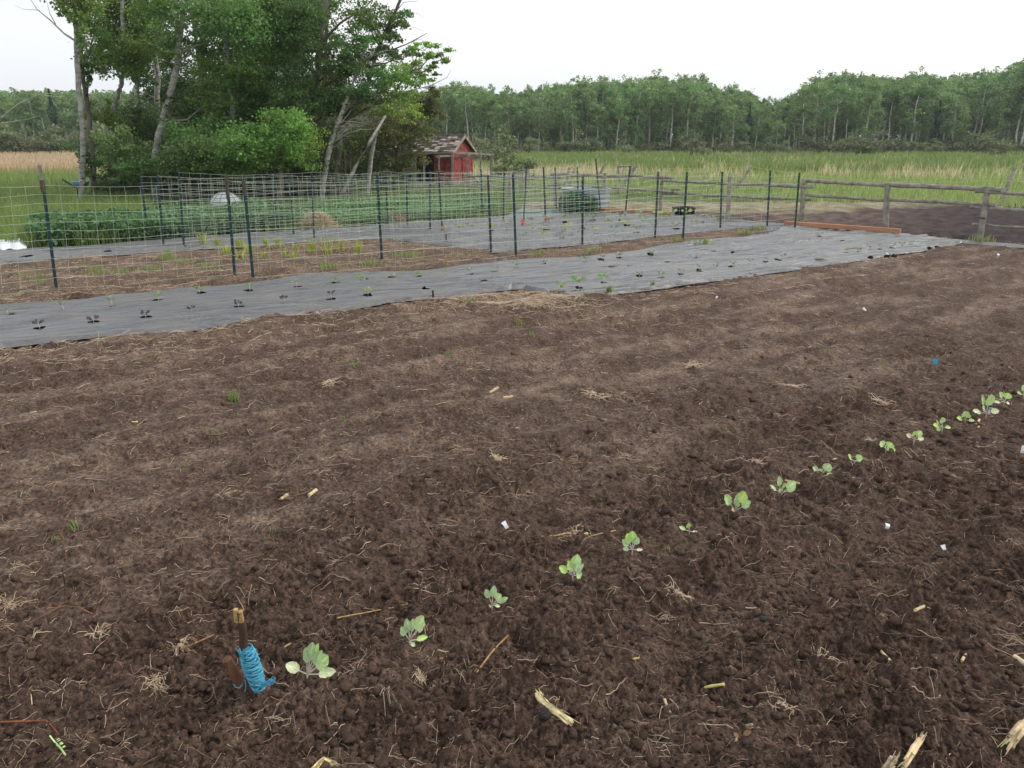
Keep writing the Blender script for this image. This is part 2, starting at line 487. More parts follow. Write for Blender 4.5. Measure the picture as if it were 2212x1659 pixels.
# grass earth at the back left
gr = (vv2 < interp(BK_UP + IN_UP[:3], uu) - 0) & (uu < 1120)
COL = np.where(gr[..., None], np.array([0.075, 0.09, 0.035]) * (0.8 + 0.5 * (0.5 + noise(X, Y, 78)))[..., None], COL)
COL = COL * fine[..., None]
H = np.where((vv2 < 436), -0.12, H)
nv, nu = uu.shape
idx = np.arange(nv * nu).reshape(nv, nu)
F = np.stack([idx[1:, :-1], idx[1:, 1:], idx[:-1, 1:], idx[:-1, :-1]], -1).reshape(-1, 4)
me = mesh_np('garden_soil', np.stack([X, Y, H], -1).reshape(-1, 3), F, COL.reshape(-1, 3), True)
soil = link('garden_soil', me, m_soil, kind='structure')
soil['label'] = 'dark brown tilled garden soil with low ridges and crumbs'

# ---- the land around
gb = MB()
gb.add([(-1500, -300, -0.13), (1500, -300, -0.13), (1500, 2200, -0.13), (-1500, 2200, -0.13)], [(0, 1, 2, 3)])
grd = build('ground', gb, m_ground, kind='structure')
grd['label'] = 'flat green grassland reaching to the woods'

# ------------------------------------------------------------------ black plastic sheets
def sheet(name, label, up, lo, nu_, ns, holes=(), z0=0.012, wr=1.0, du=None):
    u0, u1 = up[0][0], up[-1][0]
    us = np.linspace(u0, u1, nu_)
    vu = interp(up, us); vl = interp(lo, us)
    jl = 1.0 + 0 * us
    xu, yu = Gn(us, vu); xl, yl = Gn(us, vl + 0.8 * noise(us / 22.0, us * 0, 7) * wr)
    t = np.linspace(0, 1, ns)[:, None]
    Xs = xu[None] * (1 - t) + xl[None] * t
    Ys = yu[None] * (1 - t) + yl[None] * t
    # coordinates along and across the sheet
    d = Vector((Xs[0, -1] - Xs[0, 0], Ys[0, -1] - Ys[0, 0], 0)).normalized()
    al = Xs * d.x + Ys * d.y; ac = -Xs * d.y + Ys * d.x
    Z = z0 + wr * (0.030 * noise(al * 0.45, ac * 3.2, 84) + 0.018 * noise(al * 0.6, ac * 6, 81) + 0.013 * noise(al * 1.2 + ac * 2, ac * 15, 82) + 0.02 * noise(al * 0.8, ac * 1.5, 83))
    Z += wr * 0.022 * (1 - np.abs(noise(al * 0.35 + 0.5 * ac, ac * 4.5, 85)) * 7).clip(0, 1) * smooth(-.1, .4, noise(al * .7, ac * 2, 87))
    Z -= wr * 0.020 * (1 - np.abs(noise(al * 0.4 - 0.4 * ac, ac * 5.0, 86)) * 9).clip(0, 1) * smooth(-.1, .4, noise(al * .8, ac * 2, 88))
    edge = np.minimum(t, 1 - t) + 0 * Z
    Z = np.where(edge < 1.5 / ns, Z * 0.3 - 0.02, Z)
    n1, n2 = Xs.shape
    ix = np.arange(n1 * n2).reshape(n1, n2)
    Fq = np.stack([ix[1:, :-1], ix[1:, 1:], ix[:-1, 1:], ix[:-1, :-1]], -1).reshape(-1, 4)
    cx = (Xs[1:, :-1] + Xs[:-1, 1:]).ravel() / 2; cy = (Ys[1:, :-1] + Ys[:-1, 1:]).ravel() / 2
    keep = np.ones(len(Fq), bool)
    for hu, hv, rr in holes:
        g = G(hu, hv)
        ex, ey = cx - g.x, cy - g.y
        a = np.arctan2(ey, ex)
        keep &= ((ex * d.x + ey * d.y) / rr) ** 2 + ((-ex * d.y + ey * d.x) / (rr * 0.85)) ** 2 > 1 + 0.25 * np.sin(3 * a + hu)
    Fq = Fq[keep]
    me_ = mesh_np(name, np.stack([Xs, Ys, Z], -1).reshape(-1, 3), Fq, None, True)
    uvl = me_.uv_layers.new(name='UVMap')
    luv = np.stack([al.ravel(), ac.ravel()], -1)[Fq.ravel()].astype(np.float32)
    uvl.data.foreach_set('uv', luv.ravel())
    o = link(name, me_, m_plastic)
    return tag(o, label, 'plastic sheet')

UPR = [(22, 681), (135, 671), (245, 660), (340, 649), (435, 636), (537, 628), (644, 620), (724, 614), (787, 609), (848, 606), (903, 601),
       (958, 595), (1015, 593), (1068, 588), (1117, 581), (1172, 576), (1263, 568), (1298, 563), (1338, 560), (1403, 553)]
LWR = [(86, 711), (204, 700), (316, 688), (414, 677), (516, 665), (614, 655), (715, 643), (795, 636)]
EMPTY_HOLES = [(919, 623), (1047, 610), (1165, 596), (1268, 585), (1358, 575), (1442, 566), (1583, 532), (1585, 548), (1698, 519), (1719, 535),
               (1820, 523), (1680, 564), (1625, 590), (1510, 589), (1540, 545), (1770, 511), (1505, 558)]
RWR = [(1213, 631), (1251, 622), (1303, 612), (1381, 600), (1427, 600), (1471, 594), (1511, 583), (1546, 582), (1581, 577), (1621, 572), (1653, 567),
       (1691, 561), (1745, 556), (1828, 548), (1856, 546), (1876, 541), (1901, 541), (1926, 538), (1946, 534), (1969, 530)]
holes = [(u, v, 0.052) for u, v in UPR + LWR + EMPTY_HOLES] + [(u, v, 0.045) for u, v in RWR]
sheet('plastic_sheet', 'long black plastic mulch sheet with two rows of planting holes, nearest the camera', MAIN_UP, MAIN_LO, 1500, 110, holes)
INS = []
for r_, (a, b) in enumerate((((1130, 522), (1540, 487)), ((1145, 502), (1560, 479)), ((1150, 486), (1480, 470)), ((960, 505), (1090, 494)))):
    n_ = 11 if r_ < 3 else 5
    for i in range(n_):
        t_ = i / (n_ - 1)
        INS.append((a[0] + (b[0] - a[0]) * t_ + random.uniform(-8, 8), a[1] + (b[1] - a[1]) * t_ + random.uniform(-2, 2)))
sheet('plastic_sheet', 'wide black plastic sheet inside the wire fences in front of the orange timber', IN_UP, IN_LO, 700, 70,
      [(u, v, 0.07) for u, v in INS[::2]])
sheet('plastic_sheet', 'narrow black plastic sheet along the front of the leafy green plant bed', BK_UP, BK_LO, 500, 40,
      [(235, 545, .07), (60, 556, .09), (400, 533, .07), (600, 520, .07)])
sheet('plastic_sheet', 'thin grey strip of plastic under the leaning rail fence post at right', STRIP_UP, STRIP_LO, 80, 6, wr=0.4)

# ------------------------------------------------------------------ crumbs and clods of earth
def ico():
    t = (1 + 5 ** 0.5) / 2
    v = np.array([(-1, t, 0), (1, t, 0), (-1, -t, 0), (1, -t, 0), (0, -1, t), (0, 1, t), (0, -1, -t), (0, 1, -t), (t, 0, -1), (t, 0, 1), (-t, 0, -1), (-t, 0, 1)], float)
    f = [(0, 11, 5), (0, 5, 1), (0, 1, 7), (0, 7, 10), (0, 10, 11), (1, 5, 9), (5, 11, 4), (11, 10, 2), (10, 7, 6), (7, 1, 8), (3, 9, 4), (3, 4, 2), (3, 2, 6), (3, 6, 8), (3, 8, 9), (4, 9, 5), (2, 4, 11), (6, 2, 10), (8, 6, 7), (9, 8, 1)]
    v /= np.linalg.norm(v[0])
    return v, f
def ico2():
    v, f = ico(); v = list(map(tuple, v)); cache = {}
    def mid(a, b):
        k = (min(a, b), max(a, b))
        if k not in cache:
            m = np.array(v[a]) + np.array(v[b]); m /= np.linalg.norm(m); v.append(tuple(m)); cache[k] = len(v) - 1
        return cache[k]
    g = []
    for a, b, c in f:
        ab, bc, ca = mid(a, b), mid(b, c), mid(c, a)
        g += [(a, ab, ca), (b, bc, ab), (c, ca, bc), (ab, bc, ca)]
    return np.array(v), np.array(g)
IV, IF = ico2()
def scatter_uv(n, u0, u1, v0, v1, power=1.0):
    u = rng.uniform(u0, u1, n); v = v0 + (v1 - v0) * rng.uniform(0, 1, n) ** power
    return u, v
def lumps(name, x, y, z, size, cols, mat):
    n = len(x)
    dirs = rng.normal(size=(n, 3, 3)) * 0.9
    V = np.repeat(IV[None], n, 0)
    bumps = 1 + 0.30 * np.sin(np.einsum('kd,nde->nke', IV, dirs) * 3).sum(-1) / 1.5 + rng.normal(0, 0.14, (n, len(IV)))
    sc = rng.uniform(0.7, 1.3, (n, 1, 3)) * np.array([1, 1, 0.75])
    V = V * bumps[..., None] * sc * size[:, None, None]
    V[..., 0] += x[:, None]; V[..., 1] += y[:, None]; V[..., 2] += z[:, None]
    F_ = (IF[None] + (np.arange(n) * len(IV))[:, None, None]).reshape(-1, 3)
    c = np.repeat(cols[:, None], len(IV), 1).reshape(-1, 3)
    me_ = mesh_np(name, V.reshape(-1, 3), F_, c, False)
    return link(name, me_, mat, kind='stuff')
u, v = scatter_uv(15000, -120, 2330, 700, 1760, 0.8)
x, y = Gn(u, v)
h, fr, s = soil_height(x, y, None, None)
ok = (rng.uniform(size=len(x)) < (0.08 + 0.92 * fr)) & (~sheet_mask(u, v, 4))
x, y, h, fr = x[ok], y[ok], h[ok], fr[ok]
size = (0.0020 + 0.013 * rng.uniform(size=len(x)) ** 6.0) * (0.8 + 0.2 * np.clip(y, 1, 4))
cc = np.array([0.094, 0.059, 0.043]) * rng.uniform(0.7, 1.35, (len(x), 1)) * (1 + 0.6 * (1 - fr))[:, None]
o = lumps('soil_clods', x, y, h + size * 0.12, size, cc, m_clod)
o['label'] = 'crumbs and clods of dark earth lying on the tilled soil'

# ------------------------------------------------------------------ straw and root litter
def litter(name, x, y, z, length, rad, cols, curl=0.7, seg=4, lift=0.25):
    n = len(x)
    ang = rng.uniform(0, 2 * math.pi, n)
    da = rng.normal(0, curl, (n, seg)) / seg
    P_ = np.zeros((n, seg + 1, 3)); P_[:, 0] = np.stack([x, y, z + rad * 0.6], -1)
    pit = rng.normal(0, lift, n) * 0.6
    for i in range(seg):
        ang = ang + da[:, i] * 2
        st = length / seg
        P_[:, i + 1, 0] = P_[:, i, 0] + np.cos(ang) * st
        P_[:, i + 1, 1] = P_[:, i, 1] + np.sin(ang) * st
        P_[:, i + 1, 2] = P_[:, 0, 2] + np.abs(np.sin(math.pi * (i + 1) / (seg + 0.5))) * length * np.abs(pit) * 0.5 + rng.normal(0, 0.0015, n)
    # keep the pieces lying on the soil
    zz = soil_z_np(P_[..., 0].ravel(), P_[..., 1].ravel()).reshape(n, seg + 1)
    P_[..., 2] = P_[..., 2] * 0.35 + (zz + rad[:, None] * 0.9) * 0.65 + 0.0012 + 0.0009 * P_[..., 1]
    d = np.diff(P_, axis=1); d = np.concatenate([d, d[:, -1:]], 1); d /= np.linalg.norm(d, axis=2, keepdims=True) + 1e-9
    s_ = np.cross(d, np.array([0, 0, 1.0])); s_ /= np.linalg.norm(s_, axis=2, keepdims=True) + 1e-9
    t_ = np.cross(s_, d)
    R_ = rad[:, None, None] * np.linspace(1.0, 0.55, seg + 1)[None, :, None]
    ring = []
    for k in range(3):
        a = math.pi / 2 + 2 * math.pi * k / 3
        ring.append(P_ + (s_ * math.cos(a) + t_ * math.sin(a)) * R_)
    V = np.stack(ring, 2)      # n, seg+1, 3, 3
    q = []
    for i in range(seg):
        for k in range(3):
            k2 = (k + 1) % 3
            q.append((i * 3 + k, i * 3 + k2, (i + 1) * 3 + k2, (i + 1) * 3 + k))
    q = np.array(q)
    F_ = (q[None] + (np.arange(n) * (seg + 1) * 3)[:, None, None]).reshape(-1, 4)
    c = np.repeat(cols[:, None], (seg + 1) * 3, 1).reshape(-1, 3)
    me_ = mesh_np(name, V.reshape(-1, 3), F_, c, True)
    return link(name, me_, m_straw, kind='stuff')

PAL = np.array([(0.40, 0.29, 0.20), (0.33, 0.22, 0.16), (0.48, 0.37, 0.25), (0.28, 0.18, 0.13), (0.55, 0.45, 0.32), (0.22, 0.15, 0.11)])
def pal(n, w=(3, 3, 2, 2, 0.7, 2)):
    w = np.array(w, float); w /= w.sum()
    return PAL[rng.choice(len(PAL), n, p=w)] * rng.uniform(0.85, 1.4, (n, 1))
# fine fibres everywhere near, longer pieces, and much straw farther off
u, v = scatter_uv(36000, -150, 2350, 560, 1760, 1.1)
cl = noise(u / 60, v / 40, 91) + 0.6 * noise(u / 22, v / 15, 92)
keep = (rng.uniform(size=len(u)) < (0.28 + 0.9 * np.clip(cl, 0, 1)) * (1 - 0.4 * smooth(1000, 1350, v))) & (~sheet_mask(u, v, 2))
u, v = u[keep], v[keep]; x, y = Gn(u, v); z = soil_z_np(x, y)
n = len(x)
ln = 0.005 + 0.05 * rng.uniform(size=n) ** 3.0 + np.clip(y - 3, 0, 9) * 0.004
rd = 0.0005 + 0.0007 * rng.uniform(size=n) ** 2 + np.clip(y - 1.5, 0, 9) * 0.00024
o = litter('straw_litter', x, y, z, ln, rd, pal(n) * rng.uniform(.55, 1.45, (n, 1)), 0.32)
o['label'] = 'short pale root fibres and straw bits strewn over the tilled soil'
u, v = scatter_uv(4200, -150, 2350, 580, 1760, 1.3)
keep = (~sheet_mask(u, v, 2)) & (rng.uniform(size=len(u)) > 0.45 * smooth(1000, 1350, v))
u, v = u[keep], v[keep]; x, y = Gn(u, v); z = soil_z_np(x, y); n = len(x)
ln = 0.04 + 0.085 * rng.uniform(size=n) ** 2.2
rd = 0.0010 + 0.0012 * rng.uniform(size=n) ** 2 + np.clip(y - 2, 0, 9) * 0.0001
o = litter('straw_litter', x, y, z, ln, rd, pal(n, (3, 3, 2, 2, 0.8, 2)) * rng.uniform(.6, 1.3, (n, 1)), 0.3, 6)
o['label'] = 'longer straws and dry roots strewn over the tilled soil'
# tangles of dry roots
tx, ty, tl = [], [], []
for _ in range(90):
    u0, v0 = random.uniform(-50, 2260), 640 + 1050 * random.random()
    if sheet_mask(np.array([u0]), np.array([v0]), 4)[0]: continue
    g = G(u0, v0)
    for k in range(random.randint(6, 16)):
        tx.append(g.x + random.gauss(0, 0.022)); ty.append(g.y + random.gauss(0, 0.022)); tl.append(random.uniform(0.02, 0.075))
tx, ty, tl = np.array(tx), np.array(ty), np.array(tl)
o = litter('root_tangles', tx, ty, soil_z_np(tx, ty) + 0.004, tl, 0.0008 + 0.0007 * rng.uniform(size=len(tx)), pal(len(tx), (2, 1, 4, 0.5, 3, 0.5)), 0.3, 5, 0.8)
o['label'] = 'small tangles of pale dry roots and stubble on the soil'
# straw mulch strewn between the sheets and in the straw heap at the sheet corner
us, vs_ = [], []
u, v = scatter_uv(20000, -100, 1700, 490, 672)
keep = (v < interp(MAIN_UP, u)) & (v > np.where(u < 823, interp(BK_LO, u), interp(IN_LO, u))) & (~sheet_mask(u, v, 1)) & (rng.uniform(size=len(u)) < 0.25 + 0.7 * np.clip(0.5 + noise(u / 50, v / 12, 93), 0, 1))
us.append(u[keep]); vs_.append(v[keep])
u = rng.normal(1080, 70, 2200); v = rng.normal(648, 9, 2200)
keep = (v > interp(MAIN_LO, u) + 1); us.append(u[keep]); vs_.append(v[keep])
u = rng.normal(1190, 45, 900); v = rng.normal(655, 8, 900)
keep = (v > interp(MAIN_LO, u) + 1); us.append(u[keep]); vs_.append(v[keep])
u = rng.uniform(-50, 2250, 5000); v = interp(MAIN_LO, u) + 2 + rng.exponential(26, 5000)
kk_ = rng.uniform(size=5000) < 0.2 + 0.8 * smooth(-0.1, 0.5, noise(u / 45, v / 14, 94)); u, v = u[kk_], v[kk_]
us.append(u); vs_.append(v)
u = np.concatenate(us); v = np.concatenate(vs_)
x, y = Gn(u, v); n = len(x)
o = litter('straw_mulch', x, y, soil_z_np(x, y), 0.04 + 0.09 * rng.uniform(size=n) ** 1.5, 0.0012 + 0.0016 * rng.uniform(size=n), pal(n, (2, 1, 4, 0.5, 3, 0.3)) * 1.05, 0.5, 3)
o['label'] = 'loose straw mulch strewn between and along the plastic sheets'

# ------------------------------------------------------------------ blades of grass and reeds
def blades(name, x, y, z, h, w, col, lean=0.25, wind=(0.3, 0), label=None, kind='stuff', mat=None, bend=0.35):
    n = len(x)
    a = rng.uniform(0, 2 * math.pi, n)
    wx, wy = np.cos(a) * w / 2, np.sin(a) * w / 2
    lx = rng.normal(0, lean, n) * h + wind[0] * h; ly = rng.normal(0, lean, n) * h + wind[1] * h
    b = np.stack([x, y, z], -1)
    V = np.zeros((n, 5, 3))
    V[:, 0] = b + np.stack([-wx, -wy, 0 * h], -1); V[:, 1] = b + np.stack([wx, wy, 0 * h], -1)
    m = b + np.stack([lx * bend, ly * bend, h * 0.6], -1)
    V[:, 2] = m + np.stack([wx * 0.8, wy * 0.8, 0 * h], -1); V[:, 3] = m + np.stack([-wx * 0.8, -wy * 0.8, 0 * h], -1)
    V[:, 4] = b + np.stack([lx, ly, h], -1)
    off = (np.arange(n) * 5)[:, None]
    T = np.concatenate([off + np.array([[0, 1, 2]]), off + np.array([[0, 2, 3]]), off + np.array([[3, 2, 4]])])
    c = np.repeat(col[:, None], 5, 1).reshape(-1, 3)
    me_ = mesh_np(name, V.reshape(-1, 3), T, c)
    o_ = link(name, me_, mat or m_blade, kind=kind)
    if label: o_['label'] = label
    return o_

GREEN = np.array([0.225, 0.315, 0.095]); LIME = np.array([0.32, 0.43, 0.13]); DGREEN = np.array([0.09, 0.17, 0.045])
TAN = np.array([0.56, 0.44, 0.28]); OLIVE = np.array([0.24, 0.28, 0.10]); PALE = np.array([0.52, 0.54, 0.28])
def mixc(n, cols, w):
    w = np.array(w, float); w /= w.sum()
    return np.array(cols)[rng.choice(len(cols), n, p=w)] * rng.uniform(0.75, 1.25, (n, 1))

# marsh meadow on the right: bands lie where they lie in the field
def field(name, label, n, u0, u1, v0, v1, hh, ww, cols, wts, lean=0.2, wind=(0.15, 0), gate=None):
    u = rng.uniform(u0, u1, n); v = rng.uniform(v0, v1, n)
    if gate is not None:
        k = gate(u, v); u, v = u[k], v[k]
    x, y = Gn(u, v); n = len(x)
    h = rng.uniform(hh[0], hh[1], n)
    w = ww * (0.6 + 0.8 * rng.uniform(size=n)) * np.clip(y / 30, 0.6, 3.2)
    c = mixc(n, cols, wts)
    return blades(name, x, y, np.full(n, -0.1), h + 0.1, w, c, lean, wind, label)
def vb(*p):
    return lambda u: np.interp(u, [a for a, b in p], [b for a, b in p])
# short meadow between reeds and paddock
strip_lo = vb((1000, 425), (1106, 412), (1300, 412), (1450, 420), (1659, 433), (1900, 436), (2212, 452), (2500, 470))
field('meadow_grass', 'bright green short meadow grass between the rail fence and the reeds', 60000, 1000, 2600, 345, 470, (0.10, 0.24), 0.022,
      [GREEN, LIME, OLIVE, PALE * .9], [3, 4, 1, 1.5], gate=lambda u, v: v < strip_lo(u) + 4 * noise(u / 14, v * 0, 95))
def gate_tall(u, v):
    return (noise(u / 90, v / 5, 101) > -0.25)
field('tall_sedge', 'tall green sedge and cattails standing in the marsh meadow', 60000, 960, 2700, 331, 372, (0.32, 0.6), 0.028,
      [GREEN * 0.8, DGREEN * 1.5, OLIVE, LIME * 0.8], [4, 2, 2, 2], 0.22, (0.06, 0), gate=lambda u, v: noise(u / 160, v / 9, 101) + (v - 352) * 0.01 < 0.30)
field('dry_reeds', 'pale straw coloured dry reeds among the green sedge', 34000, 960, 2700, 326, 392, (0.3, 0.65), 0.020,
      [TAN, TAN * 1.25, PALE], [4, 3, 3], 0.30, (0.03, 0),
      gate=lambda u, v: rng.uniform(size=len(u)) < 0.045 + 0.75 * smooth(0.2, 0.5, noise(u / 110 + 7, v / 5, 103) + 0.3 * noise(u / 25, v / 4, 105)) + 0.7 * ((v < 333) & (noise(u / 210 + 3, v / 30, 104) > 0.05))
      + 0.7 * ((u < 1330) & (v > 370) & (v < 388)) )
field('far_grass', 'far yellow green grass at the foot of the woods', 30000, 900, 2800, 318, 336, (0.35, 0.6), 0.03,
      [LIME, OLIVE * 1.3, PALE, TAN], [3, 3, 2, 1])
# left: golden dry grass field and the green lawn before it
field('golden_field', 'golden dry grass field at far left behind the birch', 30000, -900, 420, 330, 372, (0.42, 0.62), 0.035,
      [TAN * 1.12, TAN * 0.95, np.array([0.55, 0.40, 0.26])], [4, 3, 3], 0.25, (0.1, 0))
field('green_grass', 'lush green grass at left beyond the wire fence', 46000, -700, 330, 372, 534, (0.22, 0.42), 0.013,
      [GREEN, GREEN * 0.8, LIME * 0.9], [4, 3, 2], 0.25, (0.05, 0), gate=lambda u, v: v < interp(BK_UP, u) - 2)
field('undergrowth', 'green weeds and grass below the grove and beside the red shed', 60000, 180, 1130, 398, 505, (0.05, 0.2), 0.02,
      [GREEN * 0.8, DGREEN * 1.3, OLIVE, LIME * 0.8], [4, 3, 2, 2], 0.3, (0.05, 0), gate=lambda u, v: v < np.where(u < 823, interp(BK_UP, u), interp(IN_UP, u)) - 1)

# ------------------------------------------------------------------ leaves
def leaf_cloud(c, r, n, size, squash=1.0):
    """n leaf centres in an ellipsoid, thinner towards the middle of sub-clumps"""
    k = max(3, n // 60)
    sub = rng.normal(size=(k, 3)); sub /= np.linalg.norm(sub, axis=1, keepdims=True)
    sub *= rng.uniform(0.1, 1.35, (k, 1)) ** 0.6
    w = rng.choice(k, n)
    p = sub[w] + rng.normal(0, 0.17, (n, 3)) * np.array([1, 1, 0.8])
    return np.array(c) + p * np.array(r), sub * np.array(r) + np.array(c)

def leaf_quads(Cn, size, tone_):
    n = len(Cn)
    nrm = rng.normal(size=(n, 3)) + np.array([0, 0, 0.9]); nrm /= np.linalg.norm(nrm, axis=1, keepdims=True)
    t = rng.normal(size=(n, 3)); t -= (t * nrm).sum(1, keepdims=True) * nrm; t /= np.linalg.norm(t, axis=1, keepdims=True)
    b = np.cross(nrm, t)
    s = size * rng.uniform(0.6, 1.3, (n, 1))
    V = np.stack([Cn + t * s * 0.55, Cn + b * s * 0.42, Cn - t * s * 0.5, Cn - b * s * 0.42], 1)
    F_ = (np.arange(n * 4)).reshape(n, 4)
    return V.reshape(-1, 3), F_, np.repeat(tone_, 4, 0)

# ------------------------------------------------------------------ the far woods
def tree_proto(kind, h, seed):
    """returns (trunk mesh, crown mesh) in local coordinates, height h"""
    random.seed(seed)
    tb = MB()
    if kind == 'spruce':
        tb.tube([(0, 0, -0.2), (0, 0, h * 0.5), (0, 0, h * 0.97)], [0.16, 0.1, 0.02], 5, (0.35, 0.3, 0.25))
        cs, ts = [], []
        n = 2600
        zz = h * (0.06 + 0.94 * rng.uniform(size=n) ** 1.3)
        lay = np.floor(zz / (h / 17)) * (h / 17)
        rmax = (1 - zz / h) ** 0.85 * h * 0.21 * (0.65 + 0.35 * np.sin(lay * 9))
        a = rng.uniform(0, 2 * math.pi, n); rr = rmax * rng.uniform(0.2, 1, n) ** 0.5
        c_ = np.stack([np.cos(a) * rr, np.sin(a) * rr, zz - rr * 0.35], -1)
        V, F_, T = leaf_quads(c_, 0.26, np.array([0.05, 0.095, 0.06]) * rng.uniform(0.7, 1.3, (n, 1)))
        return tb, mesh_np('spruce_crown', V, F_, T)
    if kind == 'shrub':
        for k in range(7):
            a = random.uniform(0, 6.28); l = h * random.uniform(0.5, 0.9)
            tb.tube([(0, 0, -0.2), (math.cos(a) * l * .25, math.sin(a) * l * .25, l * 0.5), (math.cos(a) * l * .55, math.sin(a) * l * .55, l)], [0.04, 0.03, 0.012], 4, (0.5, 0.45, 0.42))
        n = 1500
        cl_, _ = leaf_cloud((0, 0, h * 0.5), (h * 0.62, h * 0.55, h * 0.5), n, 0.1)
        cl_[:, 2] = np.abs(cl_[:, 2])
        V, F_, T = leaf_quads(cl_, 0.17, np.array([0.21, 0.25, 0.12]) * rng.uniform(0.6, 1.4, (n, 1)))
        return tb, mesh_np('shrub_crown', V, F_, T)
    # aspen / poplar
    bx, by = random.uniform(-.05, .05) * h, random.uniform(-.05, .05) * h
    pts = []
    for i in range(8):
        t = i / 7
        pts.append(Vector((bx * t + random.gauss(0, .006 * h), by * t + random.gauss(0, .006 * h), -0.2 + t * (h * 0.93))))
    rad = [0.0155 * h * (1 - 0.8 * i / 7) for i in range(8)]
    tb.tube(pts, rad, 5, (1, 1, 1) if kind != 'dead' else (0.8, 0.75, 0.7))
    lo = {'aspen': random.choice((0.34, 0.48, 0.55)), 'full': 0.08, 'dead': 0.5}[kind]
    cs, ts = [], []
    nb = 26 if kind == 'aspen' else 34
    if kind == 'dead': nb = 16
    for k in range(nb):
        t = lo + (1 - lo) * (k + random.random()) / nb
        p = pts[min(7, int(t * 7))].lerp(pts[min(7, int(t * 7) + 1)], (t * 7) % 1)
        a = random.uniform(0, 2 * math.pi)
        l = h * (0.13 * math.sin(math.pi * min(1, (t - lo) / (1 - lo) * 0.75 + 0.22)) + 0.04) * random.uniform(0.6, 1.3)
        q = p + Vector((math.cos(a) * l, math.sin(a) * l, l * random.uniform(0.2, 0.9)))
        tb.tube([p, (p + q) / 2 + Vector((0, 0, -0.06 * l)), q], [0.004 * h, 0.003 * h, 0.0015 * h], 3, (0.75, 0.72, 0.68), cap=False)
        n = 120 if kind != 'dead' else 5
        rr = h * random.uniform(0.045, 0.085)
        cpos = p.lerp(q, random.uniform(0.5, 1.05))
        pp, _ = leaf_cloud(cpos, (rr * 1.1, rr * 1.1, rr * 1.15), n, 0.1)
        pp = pp + rng.normal(0, rr * 0.22, pp.shape)
        cs.append(pp)
        tn = random.uniform(0.7, 1.3)
        col = np.array([0.195, 0.300, 0.118]) * tn
        ts.append(col * rng.uniform(0.75, 1.3, (n, 1)))
    Cn = np.concatenate(cs); T0 = np.concatenate(ts)
    V, F_, T = leaf_quads(Cn, 0.0205 * h, T0)
    return tb, mesh_np(kind + '_crown', V, F_, T)

def mb_mesh(name, mb, mat, smooth_=True):
    me_ = bpy.data.meshes.new(name)
    me_.from_pydata(mb.v, [], mb.f)
    a = me_.attributes.new('tone', 'FLOAT_COLOR', 'POINT')
    a.data.foreach_set('color', [x_ for c in mb.c for x_ in (c[0], c[1], c[2], 1.0)])
    if smooth_: me_.polygons.foreach_set('use_smooth', [True] * len(me_.polygons))
    me_.materials.append(mat); me_.update()
    return me_

protos = {}
for k_, cnt in (('aspen', 6), ('full', 5), ('dead', 3), ('spruce', 2), ('shrub', 4)):
    L_ = []
    for i in range(cnt):
        tb, cr = tree_proto(k_, 10.0 if k_ not in ('shrub',) else 2.0, 300 + i * 7 + len(k_))
        cr.materials.append(m_farleaf)
        L_.append((mb_mesh(k_ + '_trunk', tb, m_bark_far), cr))
    protos[k_] = L_
random.seed(99)
NAMES = {'aspen': 'aspen_tree', 'full': 'poplar_tree', 'dead': 'dead_tree', 'spruce': 'spruce_tree', 'shrub': 'shrub'}
def place_tree(kind, u, base_v, top_v, Yd, label, group, cat='tree', rz=None):
    """a tree standing at the distance Yd whose top shows at top_v"""
    top = P(u, top_v, Yd)
    hgt = max(1.0, top.z)
    tm, cm = random.choice(protos[kind])
    k = hgt / (10.0 if kind != 'shrub' else 2.0)
    o_ = thing(NAMES[kind], label, cat, (top.x, Yd, -0.12), group)
    o_.rotation_euler = (random.uniform(-.03, .03), random.uniform(-.03, .03), random.uniform(0, 6.28))
    wid = k * random.uniform(0.95, 1.25) if kind != 'spruce' else k
    o_.scale = (wid, wid, k)
    link('stems' if kind == 'shrub' else 'trunk', tm, None, o_)
    link('crown' if kind != 'dead' else 'twigs', cm, None, o_, 'stuff' if kind == 'dead' else None)
    return o_

TOPR = vb((820, 205), (880, 195), (950, 185), (1000, 172), (1050, 182), (1100, 188), (1150, 183), (1200, 170), (1270, 162), (1330, 165), (1380, 158), (1450, 158), (1500, 156),
          (1540, 185), (1585, 178), (1610, 198), (1650, 212), (1700, 205), (1745, 180), (1780, 155), (1830, 147), (1880, 155), (1930, 160), (1980, 150),
          (2010, 155), (2060, 160), (2110, 152), (2160, 148), (2200, 130), (2260, 118), (2400, 120), (2700, 130))
SECT = [(1130, 'behind the red shed'), (1290, 'above the leaning poles'), (1480, 'in the high middle'),
        (1600, 'right of the sky gap'), (1740, 'by the low dip'), (1990, 'above the nearest rails'), (2110, 'right of the nearest rails'), (9999, 'at far right')]
def sect(u):
    for a, s_ in SECT:
        if u < a: return s_
nfar = 0
WOOD = []
DESC = {'aspen': 'pale-trunked aspen', 'full': 'dense leafy poplar', 'dead': 'bare grey dead tree', 'spruce': 'dark conical spruce'}
def gap(u): return 1430 < u < 1475
